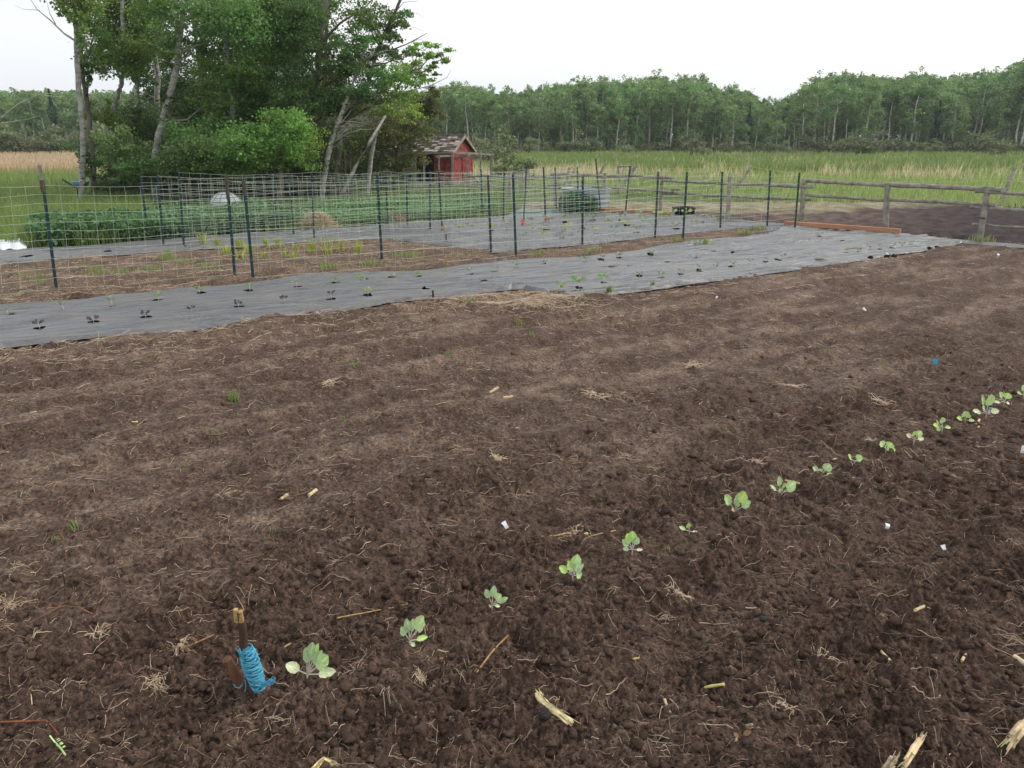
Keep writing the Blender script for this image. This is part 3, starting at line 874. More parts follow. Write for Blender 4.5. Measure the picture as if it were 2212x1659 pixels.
for row, (Yd, step, dv) in enumerate(((92, 15, 0), (99, 18, 6), (107, 18, 0), (116, 22, 10))):
    u = 800 + row * 6
    while u < 2560:
        ju = u + random.uniform(-8, 8)
        u += step * (1.0 if ju < 2240 else 2.2)
        if row in (1, 3) and gap(ju): continue
        rr = random.random()
        kind = ('aspen' if rr < 0.60 else 'full' if rr < 0.9 else 'dead') if row < 2 else ('aspen' if rr < 0.5 else 'full')
        tv = float(TOPR(ju)) + abs(random.gauss(0, 9)) + dv + (random.uniform(0, 60) if row == 0 else 0) - 4
        if kind == 'dead': tv += 25
        s_ = sect(ju)
        where = ['front rank', 'second rank', 'back ranks', 'back ranks'][row]
        WOOD.append((where, s_, kind, ju, tv, Yd + random.uniform(-3, 3)))
        nfar += 1
def place_wood(W_):
    cnt_ = {}
    for (wh, sc, kind, ju, tv, yd) in sorted(W_, key=lambda w: (w[0], w[1], w[2], w[3])):
        i = cnt_.get((wh, sc, kind), 0); cnt_[(wh, sc, kind)] = i + 1
        if wh.startswith('back'):
            place_tree(kind, ju, 322, tv, yd, '%s in the back ranks %s' % (DESC[kind], sc), '%s trees %s %s' % (kind, wh, sc))
        else:
            place_tree(kind, ju, 322, tv, yd, '%s, %s from left in the %s %s' % (DESC[kind], ORD[min(i, 24)], wh, sc), 'far wood trees')
place_wood(WOOD)
# the deep wood behind them, one green mass
n_ = 60000
u = rng.uniform(700, 2800, n_); yd_ = rng.uniform(119, 132, n_)
tz_ = np.array([P(1106, float(a), 120).z for a in (100, 330)])
topz = np.interp(TOPR(u) + 16 + 7 * noise(u / 14, u * 0, 131) + 5 * noise(u / 5, u * 0, 132), [100, 330], tz_)
zz_ = topz * (1 - rng.uniform(0, 1, n_) ** 1.25)
xx_ = (u - 1106) / FPX * yd_ / (cp + 0) * (cp * cp + 0.1)
V, F_, T = leaf_quads(np.stack([(u - 1106) / FPX * yd_ * 1.0, yd_, np.maximum(zz_, 0.2)], -1), 0.62, np.array([0.155, 0.25, 0.10]) * rng.uniform(0.6, 1.35, (n_, 1)))
dw = link('deep_wood', mesh_np('deep_wood', V, F_, T), m_farleaf, kind='stuff'); dw['label'] = 'dense green mass of the wood behind the first ranks of trees'
n_ = 22000
u = rng.uniform(-500, 800, n_); yd_ = rng.uniform(118, 128, n_)
topz = np.interp(196 + 8 * noise(u / 16, u * 0, 133) + 5 * noise(u / 5, u * 0, 134), [100, 330], tz_)
zz_ = topz * (1 - rng.uniform(0, 1, n_) ** 1.25)
V, F_, T = leaf_quads(np.stack([(u - 1106) / FPX * yd_, yd_, np.maximum(zz_, 0.2)], -1), 0.62, np.array([0.19, 0.30, 0.13]) * rng.uniform(0.6, 1.35, (n_, 1)))
dw = link('deep_wood', mesh_np('deep_wood', V, F_, T), m_farleaf, kind='stuff'); dw['label'] = 'dense green mass of the far left wood behind its first trees'
for (u_, tv, lab) in ((1622, 222, 'dark conical spruce in the far wood left of the low dip in the treeline'), (2035, 215, 'dark spruce standing among the far aspens at the right'),
                      (1905, 275, 'short dark spruce in the far wood above the middle rail')):
    place_tree('spruce', u_, 322, tv, 90, lab, None)
sc_n = {}
for i in range(34):
    ju = 1000 + i * 44 + random.uniform(-12, 12)
    s_ = sect(ju)
    place_tree('shrub', ju, 322, random.uniform(280, 310), random.uniform(84, 90), 'low shrub at the foot of the wood %s, %s from left' % (s_, ORD[sc_n.setdefault(s_, 0)]), 'shrubs at the wood edge %s' % s_, 'shrub')
    sc_n[s_] += 1
# the wood at the far left
WOOD = []
for row, (Yd, step) in enumerate(((100, 17), (110, 18))):
    u = -300
    while u < 800:
        ju = u + random.uniform(-6, 6); u += step * (2 if ju < -60 else 1 if ju < 260 else 2.2)
        rr = random.random(); kind = 'full' if rr < 0.6 else 'aspen'
        tv = 188 + abs(random.gauss(0, 8)) + random.uniform(0, 45) * (row == 0)
        side = 'beyond the birch' if ju < 175 else 'behind the grove'
        WOOD.append((['front rank', 'back ranks'][row], side, kind, ju, tv, Yd + random.uniform(-3, 3)))
place_wood(WOOD)
for i in range(26):
    ju = -120 + i * 17 + random.uniform(-6, 6)
    side = 'left of the birch' if ju < 175 else 'behind the grove'
    place_tree('shrub', ju, 330, random.uniform(262, 305), random.uniform(82, 95), 'willow shrub at the edge of the golden field %s, %s from left' % (side, ORD[sc_n.setdefault(side, 0)]), 'willow shrubs %s' % side, 'shrub')
    sc_n[side] += 1
place_tree('spruce', 105, 330, 190, 97, 'dark conical spruce in the far left wood', None)
# bushes right of the red shed
for (u_, tv, Yd, lab) in ((1048, 303, 52, 'round yellow green bush just right of the red shed, the left one'), (1082, 285, 56, 'larger grey stemmed willow bush right of the red shed'),
                          (1118, 332, 33, 'small dark green bush right of the pen frame')):
    place_tree('shrub', u_, 340, tv, Yd, lab, None, 'bush')

# ------------------------------------------------------------------ the near grove
def grove_tree(name, label, trunk, Yb, rads, clumps, pale, tone_, lsize=0.068, dens=1.0, extra=(), group=None, depth=2.2, nleaf=11.0):
    """trunk: seen points of the stem at distance Yb; clumps: (u, v, half width, half height)"""
    base = P(trunk[0][0], trunk[0][1], Yb); base.z = -0.12
    o_ = thing(name, label, 'tree', base, group)
    mat = m_bark_pale if pale else m_bark_dark
    pts = [P(u_, v_, Yb) + Vector((0, random.uniform(-.08, .08) if i else 0, 0)) for i, (u_, v_) in enumerate(trunk)]
    pts[0].z = -0.2
    # smooth the stem
    fine_, fr_ = [], []
    for i in range(len(pts) - 1):
        for k in range(5):
            t = k / 5
            p0 = pts[max(i - 1, 0)]; p1 = pts[i]; p2 = pts[i + 1]; p3 = pts[min(i + 2, len(pts) - 1)]
            q = 0.5 * ((2 * p1) + (p2 - p0) * t + (2 * p0 - 5 * p1 + 4 * p2 - p3) * t * t + (3 * p1 - p0 - 3 * p2 + p3) * t ** 3)
            fine_.append(q + Vector((random.gauss(0, .008), random.gauss(0, .008), 0)))
            fr_.append(rads[0] + (rads[1] - rads[0]) * (i + t) / (len(pts) - 1))
    fine_.append(pts[-1]); fr_.append(rads[1])
    tb = MB(); tb.tube(fine_, fr_, 9, (1, 1, 1), rough=0.05)
    if pale:
        # dark knots and scars
        for _ in range(26):
            i = random.randrange(2, len(fine_) - 1); p = fine_[i]; r = fr_[i]
            a = random.uniform(math.pi, 2 * math.pi)
            q = p + Vector((math.cos(a) * r * 0.97, math.sin(a) * r * 0.97, random.uniform(-.1, .1)))
            s_ = Vector((-math.sin(a), math.cos(a), 0))
            w_ = r * random.uniform(0.3, 0.8); hh = random.uniform(.008, .025)
            tb.add([q - s_ * w_ , q + Vector((math.cos(a), math.sin(a), 0)) * .01 + Vector((0, 0, hh)), q + s_ * w_, q + Vector((math.cos(a), math.sin(a), 0)) * .012 - Vector((0, 0, hh))], [(0, 1, 2, 3)], (0.12, 0.11, 0.1))
    build('trunk', tb, mat, o_, smooth_=True)
    bb = MB(); cs, ts = [], []
    for (cu, cv, ru, rv) in clumps:
        yy = Yb + random.uniform(-depth, depth) * 0.5
        c_ = P(cu, cv, yy); k = yy / FPX
        rx, rz = ru * k, rv * k
        area = ru * rv * 3.14
        n = int(area * 0.44 * dens * nleaf / 11.0)
        ry = max(rx, rz) * 0.9
        pp, sub = leaf_cloud(c_, (rx, ry, rz), n, lsize)
        cs.append(pp); tn = np.array([random.uniform(.7, 1.35)] * 3) * np.array([random.uniform(.85, 1.2), 1, random.uniform(.75, 1.1)])
        ts.append(np.array(tone_) * tn * rng.uniform(0.7, 1.3, (n, 1)))
        # a limb from the stem to the clump, twigs to its leaf bunches
        near = min(fine_[2:], key=lambda q: (q - (c_ - Vector((0, 0, rz + 0.5 * abs(q.x - c_.x))))).length)
        mid_ = near.lerp(c_, 0.5) + Vector((0, 0, -0.12 * (c_ - near).length))
        lr = min(0.045, 0.02 + 0.008 * (c_ - near).length)
        bb.tube([near, near.lerp(mid_, .5) + Vector((0, 0, .03)), mid_, mid_.lerp(c_, .5), c_], [lr, lr * .85, lr * .7, lr * .5, lr * .35], 5, (0.8, 0.8, 0.8), cap=False, rough=.08)
        for q in sub[:: max(1, len(sub) // 9)]:
            q = Vector(q)
            bb.tube([c_, c_.lerp(q, .5) + Vector((random.gauss(0, .08), 0, random.gauss(0, .08))), q], [lr * .3, .009, .005], 3, (0.7, 0.68, 0.65), cap=False)
    for br in extra:
        pr = [P(a, b, Yb + dy) for a, b, dy in br[0]]
        m_ = len(pr)
        bb.tube(pr, [br[1] * (1 - .8 * i / (m_ - 1)) for i in range(m_)], 5, (0.95, 0.93, 0.9), cap=False, rough=.05)
    if bb.v: build('branches', bb, mat, o_, smooth_=True)
    if cs:
        V, F_, T = leaf_quads(np.concatenate(cs) - np.array(base), lsize, np.concatenate(ts))
        link('crown', mesh_np('grove_crown', V, F_, T), m_leaf, o_)
    return o_

DG = (0.112, 0.200, 0.062); MG = (0.160, 0.272, 0.075); OG = (0.17, 0.205, 0.075); BG_ = (0.21, 0.36, 0.085)
grove_tree('birch_tree', 'slim white-barked birch with black knots, leftmost stem of the grove', [(175, 436), (176, 380), (179, 300), (172, 200), (168, 100), (165, 0), (160, -160)], 22.2, (0.088, 0.055),
           [(166, 22, 24, 34), (150, -40, 60, 40), (182, 80, 14, 26), (180, 125, 12, 20)], True, BG_, 0.075,
           extra=[([(161, 87, 0), (138, 72, 0), (110, 45, .1), (80, 20, .2), (60, -10, .2)], .03), ([(120, 52, 0), (108, 30, 0), (100, 0, 0)], .015), ([(85, 22, 0), (50, 20, 0), (28, 10, 0)], .008)])
grove_tree('aspen_tree', 'dark brown slender trunk just right of the white birch', [(203, 425), (200, 340), (190, 250), (183, 180), (176, 90), (172, -60)], 23.5, (0.085, 0.04),
           [(190, 165, 16, 22), (196, 350, 22, 26), (205, 60, 25, 40)], False, DG)
grove_tree('aspen_tree', 'pale kinked trunk rising through leaves between the birch and the big forked aspen', [(248, 420), (247, 330), (246, 280), (243, 245), (252, 205), (262, 172), (268, 100), (262, 20), (258, -60)], 24.5, (0.09, 0.05),
           [(240, 20, 52, 42), (222, 70, 40, 36), (245, 110, 50, 36), (262, 140, 55, 26), (285, 70, 45, 40), (290, 120, 40, 32), (215, 125, 22, 24), (300, 20, 45, 40), (270, 330, 60, 42), (330, 345, 70, 40), (225, 250, 30, 30)], True, MG, dens=1.1)
grove_tree('aspen_tree', 'big pale aspen leaning right and forking high, left part of the grove', [(330, 420), (335, 330), (350, 268), (366, 205), (380, 140), (385, 110), (394, 50), (397, -80)], 23.0, (0.115, 0.06),
           [(345, 30, 42, 40), (350, 90, 30, 26), (430, 90, 40, 26), (440, 30, 50, 42), (380, -30, 60, 40), (430, 300, 60, 42), (455, 215, 40, 30)], True, DG,
           extra=[([(382, 125, 0), (381, 80, .1), (384, 30, .2), (380, -40, .3)], .075), ([(384, 122, 0), (404, 106, 0), (425, 98, 0), (447, 93, 0)], .035),
                  ([(358, 250, 0), (376, 246, 0), (402, 242, 0)], .022), ([(372, 122, 0), (360, 108, 0), (350, 100, 0)], .02)])
grove_tree('aspen_tree', 'grey bare-stemmed aspen behind the big forked one', [(340, 425), (340, 260), (341, 175), (332, 115), (322, 90), (312, 50), (305, -60)], 27.0, (0.10, 0.05),
           [(318, 55, 40, 40), (330, 110, 26, 18), (300, 175, 30, 20), (300, 260, 60, 40)], True, DG)
grove_tree('aspen_tree', 'upright grey aspen under thick leaves in the middle of the grove', [(450, 425), (448, 300), (443, 180), (440, 110), (437, 20), (440, -60)], 25.5, (0.10, 0.06),
           [(480, 55, 60, 46), (470, 10, 60, 40), (520, 110, 50, 36), (470, 140, 50, 30), (490, 235, 70, 42), (400, 290, 60, 34)], False, MG, dens=1.05)
grove_tree('aspen_tree', 'thick-crowned poplar at the centre of the grove', [(512, 425), (505, 300), (500, 200), (490, 120), (492, 40), (500, -60)], 24.0, (0.11, 0.06),
           [(560, 60, 66, 50), (540, 15, 70, 40), (590, 110, 60, 40), (560, 150, 60, 36), (560, 220, 70, 40), (600, 20, 60, 40), (520, 180, 50, 30)], True, MG, dens=1.15)
grove_tree('poplar_tree', 'leafy low poplar whose bright crown bulges right above the round grey dome', [(600, 428), (605, 370), (612, 320), (620, 270)], 21.5, (0.07, 0.04),
           [(645, 300, 50, 36), (610, 285, 50, 40), (585, 330, 60, 40), (640, 345, 44, 24), (540, 310, 55, 40)], False, BG_, dens=1.15)
grove_tree('poplar_tree', 'low leafy poplar filling the grove below the forked aspen', [(400, 428), (405, 370), (410, 330)], 22.0, (0.06, 0.04),
           [(400, 345, 60, 34), (450, 330, 60, 34), (350, 375, 60, 24), (480, 370, 60, 26), (300, 370, 60, 26), (260, 310, 45, 30), (520, 350, 50, 30)], False, DG, dens=1.1)
grove_tree('poplar_tree', 'tall grey brown poplar with rough bark, right of the grove centre', [(648, 425), (660, 360), (672, 270), (686, 195), (689, 120), (697, 40), (712, -60)], 24.0, (0.12, 0.07),
           [(640, 40, 50, 46), (690, 30, 50, 40), (650, 90, 40, 30), (700, 95, 44, 26), (620, 160, 46, 30), (720, 120, 50, 30), (650, 215, 50, 34), (710, 215, 44, 30)], False, DG,
           extra=[([(690, 105, 0), (705, 80, 0), (735, 50, 0), (790, 15, 0), (830, -30, 0)], .05)])
grove_tree('poplar_tree', 'dark crooked poplar stem bending left of the rough grey brown one', [(575, 425), (590, 330), (612, 260), (632, 205), (640, 140), (640, 70), (660, -40)], 26.0, (0.09, 0.05),
           [(600, 60, 60, 40), (620, 130, 50, 30), (590, 230, 60, 34), (640, 20, 50, 40), (700, 160, 44, 24)], False, DG)
grove_tree('poplar_tree', 'grey poplar leaning far right over the red shed with long bare limbs', [(715, 405), (730, 335), (745, 270), (775, 215), (800, 160), (815, 110), (838, 60), (862, 10), (880, -40)], 23.5, (0.10, 0.035),
           [(760, 90, 44, 26), (800, 60, 40, 24), (840, 60, 34, 22), (790, 25, 60, 22), (815, 120, 44, 24), (850, 90, 26, 18), (870, 40, 22, 18), (800, 175, 50, 26), (745, 150, 50, 28), (760, 215, 50, 30), (860, 120, 26, 14)], False, DG, dens=0.8,
           extra=[([(745, 262, 0), (790, 235, 0), (840, 215, 0), (880, 190, 0)], .035), ([(692, 190, 0), (730, 170, 0), (775, 140, 0), (820, 118, 0), (880, 95, 0), (922, 72, 0)], .045),
                  ([(775, 150, 0), (820, 140, 0), (870, 125, 0), (905, 115, 0)], .02), ([(740, 255, 0), (780, 262, 0), (830, 270, 0), (865, 275, 0)], .03),
                  ([(838, 52, 0), (858, 22, 0), (872, 5, 0), (905, 2, 0)], .018), ([(848, 40, 0), (880, 24, 0), (905, 30, 0), (915, 40, 0)], .010), ([(812, 120, 0), (850, 58, 0), (880, 55, 0), (920, 68, 0)], .010),
                  ([(760, 265, 0), (762, 285, 0), (775, 305, 0)], .015), ([(880, 95, 0), (905, 84, 0), (925, 92, 0)], .008)])
grove_tree('poplar_tree', 'right hand poplar of the grove with pale sparse sprays against the sky', [(790, 408), (800, 350), (812, 290), (830, 240), (850, 205), (880, 160)], 25.0, (0.08, 0.03),
           [(905, 108, 30, 14), (935, 115, 30, 16), (950, 130, 18, 10), (890, 140, 34, 20), (925, 150, 24, 12), (880, 170, 44, 18), (850, 165, 40, 22), (830, 200, 44, 24), (905, 165, 26, 12), (870, 205, 40, 16), (850, 240, 50, 20)], True, BG_, lsize=0.075, dens=0.75,
           extra=[([(845, 212, 0), (890, 195, 0), (930, 185, 0), (965, 168, 0), (975, 150, 0)], .018), ([(838, 225, 0), (880, 222, 0), (920, 215, 0)], .02)])
grove_tree('willow_bush', 'olive green willow thicket between the grove and the red shed', [(850, 410), (855, 350), (862, 300)], 27.5, (0.05, 0.03),
           [(800, 250, 50, 28), (850, 280, 60, 34), (905, 250, 40, 34), (900, 295, 36, 28), (830, 330, 60, 36), (880, 340, 34, 26), (770, 300, 50, 34), (790, 370, 60, 26), (860, 375, 40, 20), (930, 230, 30, 34), (915, 205, 24, 18), (740, 340, 44, 34), (740, 380, 44, 22)], False, OG, dens=1.1,
           extra=[([(740, 345, 0), (790, 318, 0), (860, 305, 0)], .02), ([(820, 300, 0), (850, 290, 0), (875, 262, 0), (868, 240, 0)], .015)])
grove_tree('willow_bush', 'dark tangled thicket of stems along the foot of the grove', [(560, 428), (565, 390), (570, 350)], 24.0, (0.05, 0.03),
           [(280, 385, 60, 24), (360, 395, 60, 22), (430, 395, 60, 22), (500, 395, 60, 22), (570, 385, 60, 26), (640, 385, 60, 26), (690, 370, 50, 30), (690, 300, 50, 40), (640, 250, 60, 30), (520, 265, 60, 36), (420, 240, 50, 34), (300, 280, 40, 34)] + [(225 + 34 * q_, 412 + 8 * (q_ % 2), 34, 20) for q_ in range(16)] + [(225 + 34 * q_, 388 + 8 * (q_ % 2), 34, 22) for q_ in range(16)], False, (0.075, 0.13, 0.05), dens=0.8,
           extra=[([(340 + k * 22, 428, 0), (342 + k * 22 + random.uniform(-12, 12), 390, .1), (340 + k * 22 + random.uniform(-30, 30), 330 + random.uniform(-30, 20), .2)], .022) for k in range(20)] + [([(u_, 430, dy_), (u_ + du_, 385, dy_), (u_ + 2.2 * du_, 335, dy_ + .2), (u_ + 3.2 * du_, 290, dy_ + .2)], .024) for u_, du_, dy_ in [(215 + 9.5 * q_ + random.uniform(-8, 8), random.uniform(-9, 14), random.uniform(-1, 1)) for q_ in range(58)]])
for gi, (tu, lab, u0_, u1_, tn_) in enumerate(((300, 'shaded poplar standing at the back of the grove, left one', 215, 420, DG), (420, 'shaded poplar at the back of the grove, second from left', 390, 560, MG),
                                      (560, 'shaded poplar at the back of the grove, third from left', 500, 680, DG), (700, 'shaded poplar at the back of the grove, rightmost', 620, 830, MG))):
    cl_ = []
    for k in range(12):
        cu, cv = random.uniform(u0_, u1_), random.uniform(-50, 250)
        if 400 < cu < 480 and 60 < cv < 160 and k % 3: continue
        if cu > 700 and cv > -0.1 and cv < (cu - 700) * 0.75: continue
        cl_.append((cu, cv, random.uniform(34, 58), random.uniform(24, 38)))
    for k in range(9):
        cl_.append((random.uniform(u0_, u1_), random.uniform(250, 400), random.uniform(40, 60), random.uniform(26, 38)))
    grove_tree('poplar_tree', lab, [(tu, 422), (tu + 5, 300), (tu + random.uniform(-20, 20), 180), (tu + random.uniform(-25, 25), 60), (tu + 10, -60)], 29.0 + .5 * gi, (0.10, 0.05), cl_, gi % 2 == 0, tn_, lsize=0.075, dens=0.85)
fan = []
for k in range(24):
    t_ = random.uniform(.25, .95); u_ = 700 + 88 * t_; v_ = 380 - 270 * t_; du_ = random.uniform(35, 110); dv_ = -random.uniform(0, 60)
    c1, c2 = random.uniform(-10, 10), random.uniform(-8, 8)
    fan.append(([(u_, v_, 0), (u_ + du_ * .25, v_ + dv_ * .45 + c1 * .5, 0), (u_ + du_ * .5, v_ + dv_ * .7 + c1, .1), (u_ + du_ * .78, v_ + dv_ * .8 + c2, .2), (u_ + du_, v_ + dv_ + c1 * .8, .3)], random.uniform(.010, .018)))
    fan.append(([(u_ + du_ * .5, v_ + dv_ * .7 + c1, .1), (u_ + du_ * .62, v_ + dv_ * .7 - 12, .1), (u_ + du_ * .7, v_ + dv_ - 20, .1)], .007))
grove_tree('dead_poplar', 'half dead grey poplar with a fan of bare branches sweeping right above the willow thicket', [(690, 420), (705, 350), (722, 290), (748, 220), (770, 160), (790, 100)], 22.8, (0.09, 0.03), [(740, 300, 24, 20), (780, 200, 24, 16)], True, OG, dens=0.5, extra=fan)
# leaning bare pole
lp = MB(); lp.tube([P(735, 428, 22.5), P(765, 365, 22.6), P(800, 305, 22.8), P(833, 250, 23)], [.06, .055, .045, .03], 7, (1, 1, 1), rough=.05)
ldt = thing('leaning_dead_tree', 'bare pale dead trunk leaning right in front of the willow thicket', 'dead tree', P(735, 428, 22.5)); build('trunk', lp, m_bark_pale, ldt, smooth_=True)
# bare twigs hanging in from the left
bt = MB()
for pts, r in (([(-60, 285), (0, 257), (40, 225), (85, 205), (130, 210)], .03), ([(-60, 275), (0, 267), (60, 258), (85, 250)], .016), ([(60, 215), (90, 203), (115, 202)], .012), ([(85, 205), (60, 215), (70, 250)], .008)):
    pr = [P(a, b, 17.0) for a, b in pts]
    bt.tube(pr, [r * (1 - .75 * i / (len(pr) - 1)) for i in range(len(pr))], 5, (0.9, 1.0, 0.8), rough=.08)
# their stem outside the picture
bt.tube([G(-260, 470), P(-220, 400, 17), P(-130, 320, 17), P(-60, 283, 17)], [.07, .06, .05, .03], 6, (0.9, 1, 0.8))
bto = thing('bare_tree', 'bare greenish branches reaching in at the left edge above the golden field', 'tree', G(-260, 470)); build('branch', bt, m_bark_pale, bto)

# ------------------------------------------------------------------ leafy plant bed (a dense hedge of crop plants)
def bush_bed(name, label, poly, n, hfun, size, tone_, dens_floor=0.0):
    us_ = [p[0] for p in poly]; vs__ = [p[1] for p in poly]
    u = rng.uniform(min(us_), max(us_), n * 2); v = rng.uniform(min(vs__), max(vs__), n * 2)
    k = in_poly(u, v, poly); u, v = u[k][:n], v[k][:n]
    x, y = Gn(u, v); hh = hfun(x, y) * (0.82 + 0.35 * noise(x * 2.4, y * 2.4, 121))
    z = hh * rng.uniform(0, 1, len(x)) ** 0.55
    c_ = np.stack([x, y, z], -1)
    V, F_, T = leaf_quads(c_, size, np.array(tone_) * rng.uniform(0.65, 1.4, (len(x), 1)))
    o_ = link(name, mesh_np(name, V, F_, T), m_leaf, kind='stuff')
    o_['label'] = label
    return o_
bed = [(60, 530), (85, 500), (200, 497), (330, 487), (420, 480), (600, 470), (640, 492), (600, 499), (450, 511), (320, 520), (200, 527), (100, 534)]
bush_bed('potato_bed', 'long dense bed of dark green leafy plants behind the narrow plastic sheet', bed, 40000, lambda x, y: 0.42 + 0 * x, 0.065, (0.145, 0.265, 0.11))
bush_bed('leafy_weeds', 'leafy green weeds between the plant bed and the red shed', [(560, 470), (740, 448), (1020, 440), (1085, 462), (960, 474), (740, 490), (640, 492)], 24000, lambda x, y: 0.27 + 0.08 * noise(x, y, 5), 0.06, (0.14, 0.27, 0.09))
bush_bed('nettle_patch', 'rank dark green growth beside the galvanised tank', [(1205, 456), (1218, 446), (1255, 450), (1292, 458), (1286, 463), (1240, 463)], 5000, lambda x, y: 0.50 * np.sqrt(np.clip(1 - ((x - G(1250, 458).x) / .62) ** 2, 0.02, 1)), 0.06, (0.05, 0.14, 0.05))

# ------------------------------------------------------------------ wire fences with steel posts
def t_post(mb, b, t):
    b, t = Vector(b), Vector(t)
    col = (1, 1, 1)
    mb.beam(b - Vector((0, 0, .05)), t, 0.036, 0.006, up=(0, 1, 0), col=col)
    mb.beam(b + Vector((0, .014, -.05)), t + Vector((0, .014, 0)), 0.006, 0.026, up=(0, 1, 0), col=col)
    n = int((t - b).length / 0.055)
    for k in range(n):
        p = b.lerp(t, (k + .5) / n) + Vector((0, -.006, 0))
        mb.beam(p - Vector((0, 0, .009)), p + Vector((0, 0, .009)), 0.012, 0.008, up=(0, 1, 0), col=col)
def wire_fence(label, posts, hgrid, vstep, left=None, right=None, r=0.0018, top_drop=0.05, browntop=()):
    base0 = G(*posts[0][0])
    o_ = thing('wire_fence', label, 'fence', base0)
    W = []
    for i, ((bu, bv), (tu, tv)) in enumerate(posts):
        b = G(bu, bv); t = P(tu, tv, b.y)
        W.append((b, t))
        pm = MB(); t_post(pm, b, t)
        pp = build('fence_post', pm, m_post, o_)
        if i in browntop:
            bm_ = MB(); q = b.lerp(t, browntop[i] if isinstance(browntop, dict) else .7)
            bm_.beam(q + Vector((0, -.02, 0)), t + Vector((0, -.02, .01)), 0.034, 0.022, up=(0, 1, 0))
            c_ = MB(); c_.v = bm_.v; c_.f = bm_.f; c_.c = bm_.c
            cc_ = build('wooden_cap', c_, m_wood_dark, pp)
    def ends(pt):
        b = G(*pt[0]); return b, P(pt[1][0], pt[1][1], b.y)
    if left: W = [ends(left)] + W
    if right: W = W + [ends(right)]
    for i in range(len(W) - 1):
        (b0, t0), (b1, t1) = W[i], W[i + 1]
        wm = MB()
        L_ = (b1 - b0).length
        nh = hgrid
        def pt(s_, f):
            b = b0.lerp(b1, s_); h0 = (t0 - b0) * (1 - s_) + (t1 - b1) * s_
            sag = -0.028 * math.sin(math.pi * s_) * (0.4 + f)
            wob = 0.006 * math.sin(s_ * L_ * 5 + f * 13 + i)
            return b + h0 * (f * 0.94 + 0.02) + Vector((0, -.02 + wob * .5, sag + wob))
        for k in range(nh):
            f = (k / (nh - 1)) ** 0.92
            m_ = 8
            wm.tube([pt(j / m_, f) + Vector((0, 0, random.gauss(0, .003))) for j in range(m_ + 1)], r, 3, (1, 1, 1), cap=False)
        nv_ = max(2, int(L_ / vstep))
        for j in range(1, nv_):
            s_ = j / nv_ + random.uniform(-.004, .004)
            wm.tube([pt(s_ + random.uniform(-.003, .003), f) for f in (0, .25, .5, .75, 1)], r * 0.85, 3, (1, 1, 1), cap=False)
        build('wire_panel', wm, m_wire, o_)
    return o_
m_wood_dark = M('dark_brown_wood', (0.10, 0.075, 0.06), 0.8, 0.3, 20, 0.3)
wire_fence('near wire mesh fence on green steel posts crossing the strawy strip from the left edge',
           [((122, 628), (92, 391)), ((507, 595), (490, 382)), ((825, 565), (815, 380)), ((1061, 543), (1054, 380)), ((1258, 526), (1259, 382)), ((1415, 511), (1422, 371)), ((1556, 495), (1560, 371)), ((1657, 490), (1664, 368))],
           12, 0.16, left=((-330, 675), (-350, 390)), browntop={0: .9, 1: .78, 3: .75})
wire_fence('low wire fence of four widely spaced posts beside the long plastic sheet',
           [((547, 603), (527, 392)), ((1115, 555), (1108, 377)), ((1475, 518), (1484, 372)), ((1717, 493), (1727, 373))], 7, 0.9, browntop={0: .86})
wire_fence('rear wire mesh fence with orange tape on its posts',
           [((397, 531), (386, 366)), ((679, 513), (673, 366)), ((956, 497), (947, 366)), ((1179, 481), (1174, 361)), ((1350, 466), (1361, 360))], 11, 0.16)
wire_fence('middle one of the rear wire mesh fences crossing the plastic sheets',
           [((353, 528), (340, 374)), ((634, 507), (623, 375)), ((929, 494), (929, 369)), ((1131, 479), (1137, 361)), ((1298, 460), (1287, 344))], 11, 0.16)
wire_fence('rearmost wire mesh fence in front of the leafy plant bed',
           [((320, 519), (304, 375)), ((598, 501), (588, 374)), ((838, 484), (832, 366)), ((1042, 465), (1039, 366)), ((1202, 452), (1199, 361))], 11, 0.16)
wire_fence('short stretch of wire fence behind the rearmost one near the galvanised tank',
           [((880, 489), (878, 366)), ((1087, 475), (1089, 368)), ((1250, 459), (1247, 361))], 9, 0.2)
# tape on posts
for (u_, v_, lab) in ((956, 486, 'orange tape knotted on the third post of the rear fence'), (1179, 472, 'bright red orange tape wound on the rear fence post beside the planted sheet'), (1129, 478, 'orange tape lying at the foot of a rear fence post')):
    b = G(u_, v_ + 9)
    t_ = MB()
    for k in range(5):
        z_ = .03 + .022 * k
        t_.tube([b + Vector((.03 * math.cos(a), .03 * math.sin(a) - .004, z_ + .004 * math.sin(3 * a + k))) for a in [j * .7 for j in range(10)]], .006, 4)
    for k in range(3):
        t_.tube([b + Vector((.02, -.03, .06)), b + Vector((.05 + .02 * k, -.05, .05 - .01 * k)), b + Vector((.09 + .01 * k, -.07 - .02 * k, .012))], .005, 4)
    solo('orange_tape', t_, m_orange, lab, 'tape')

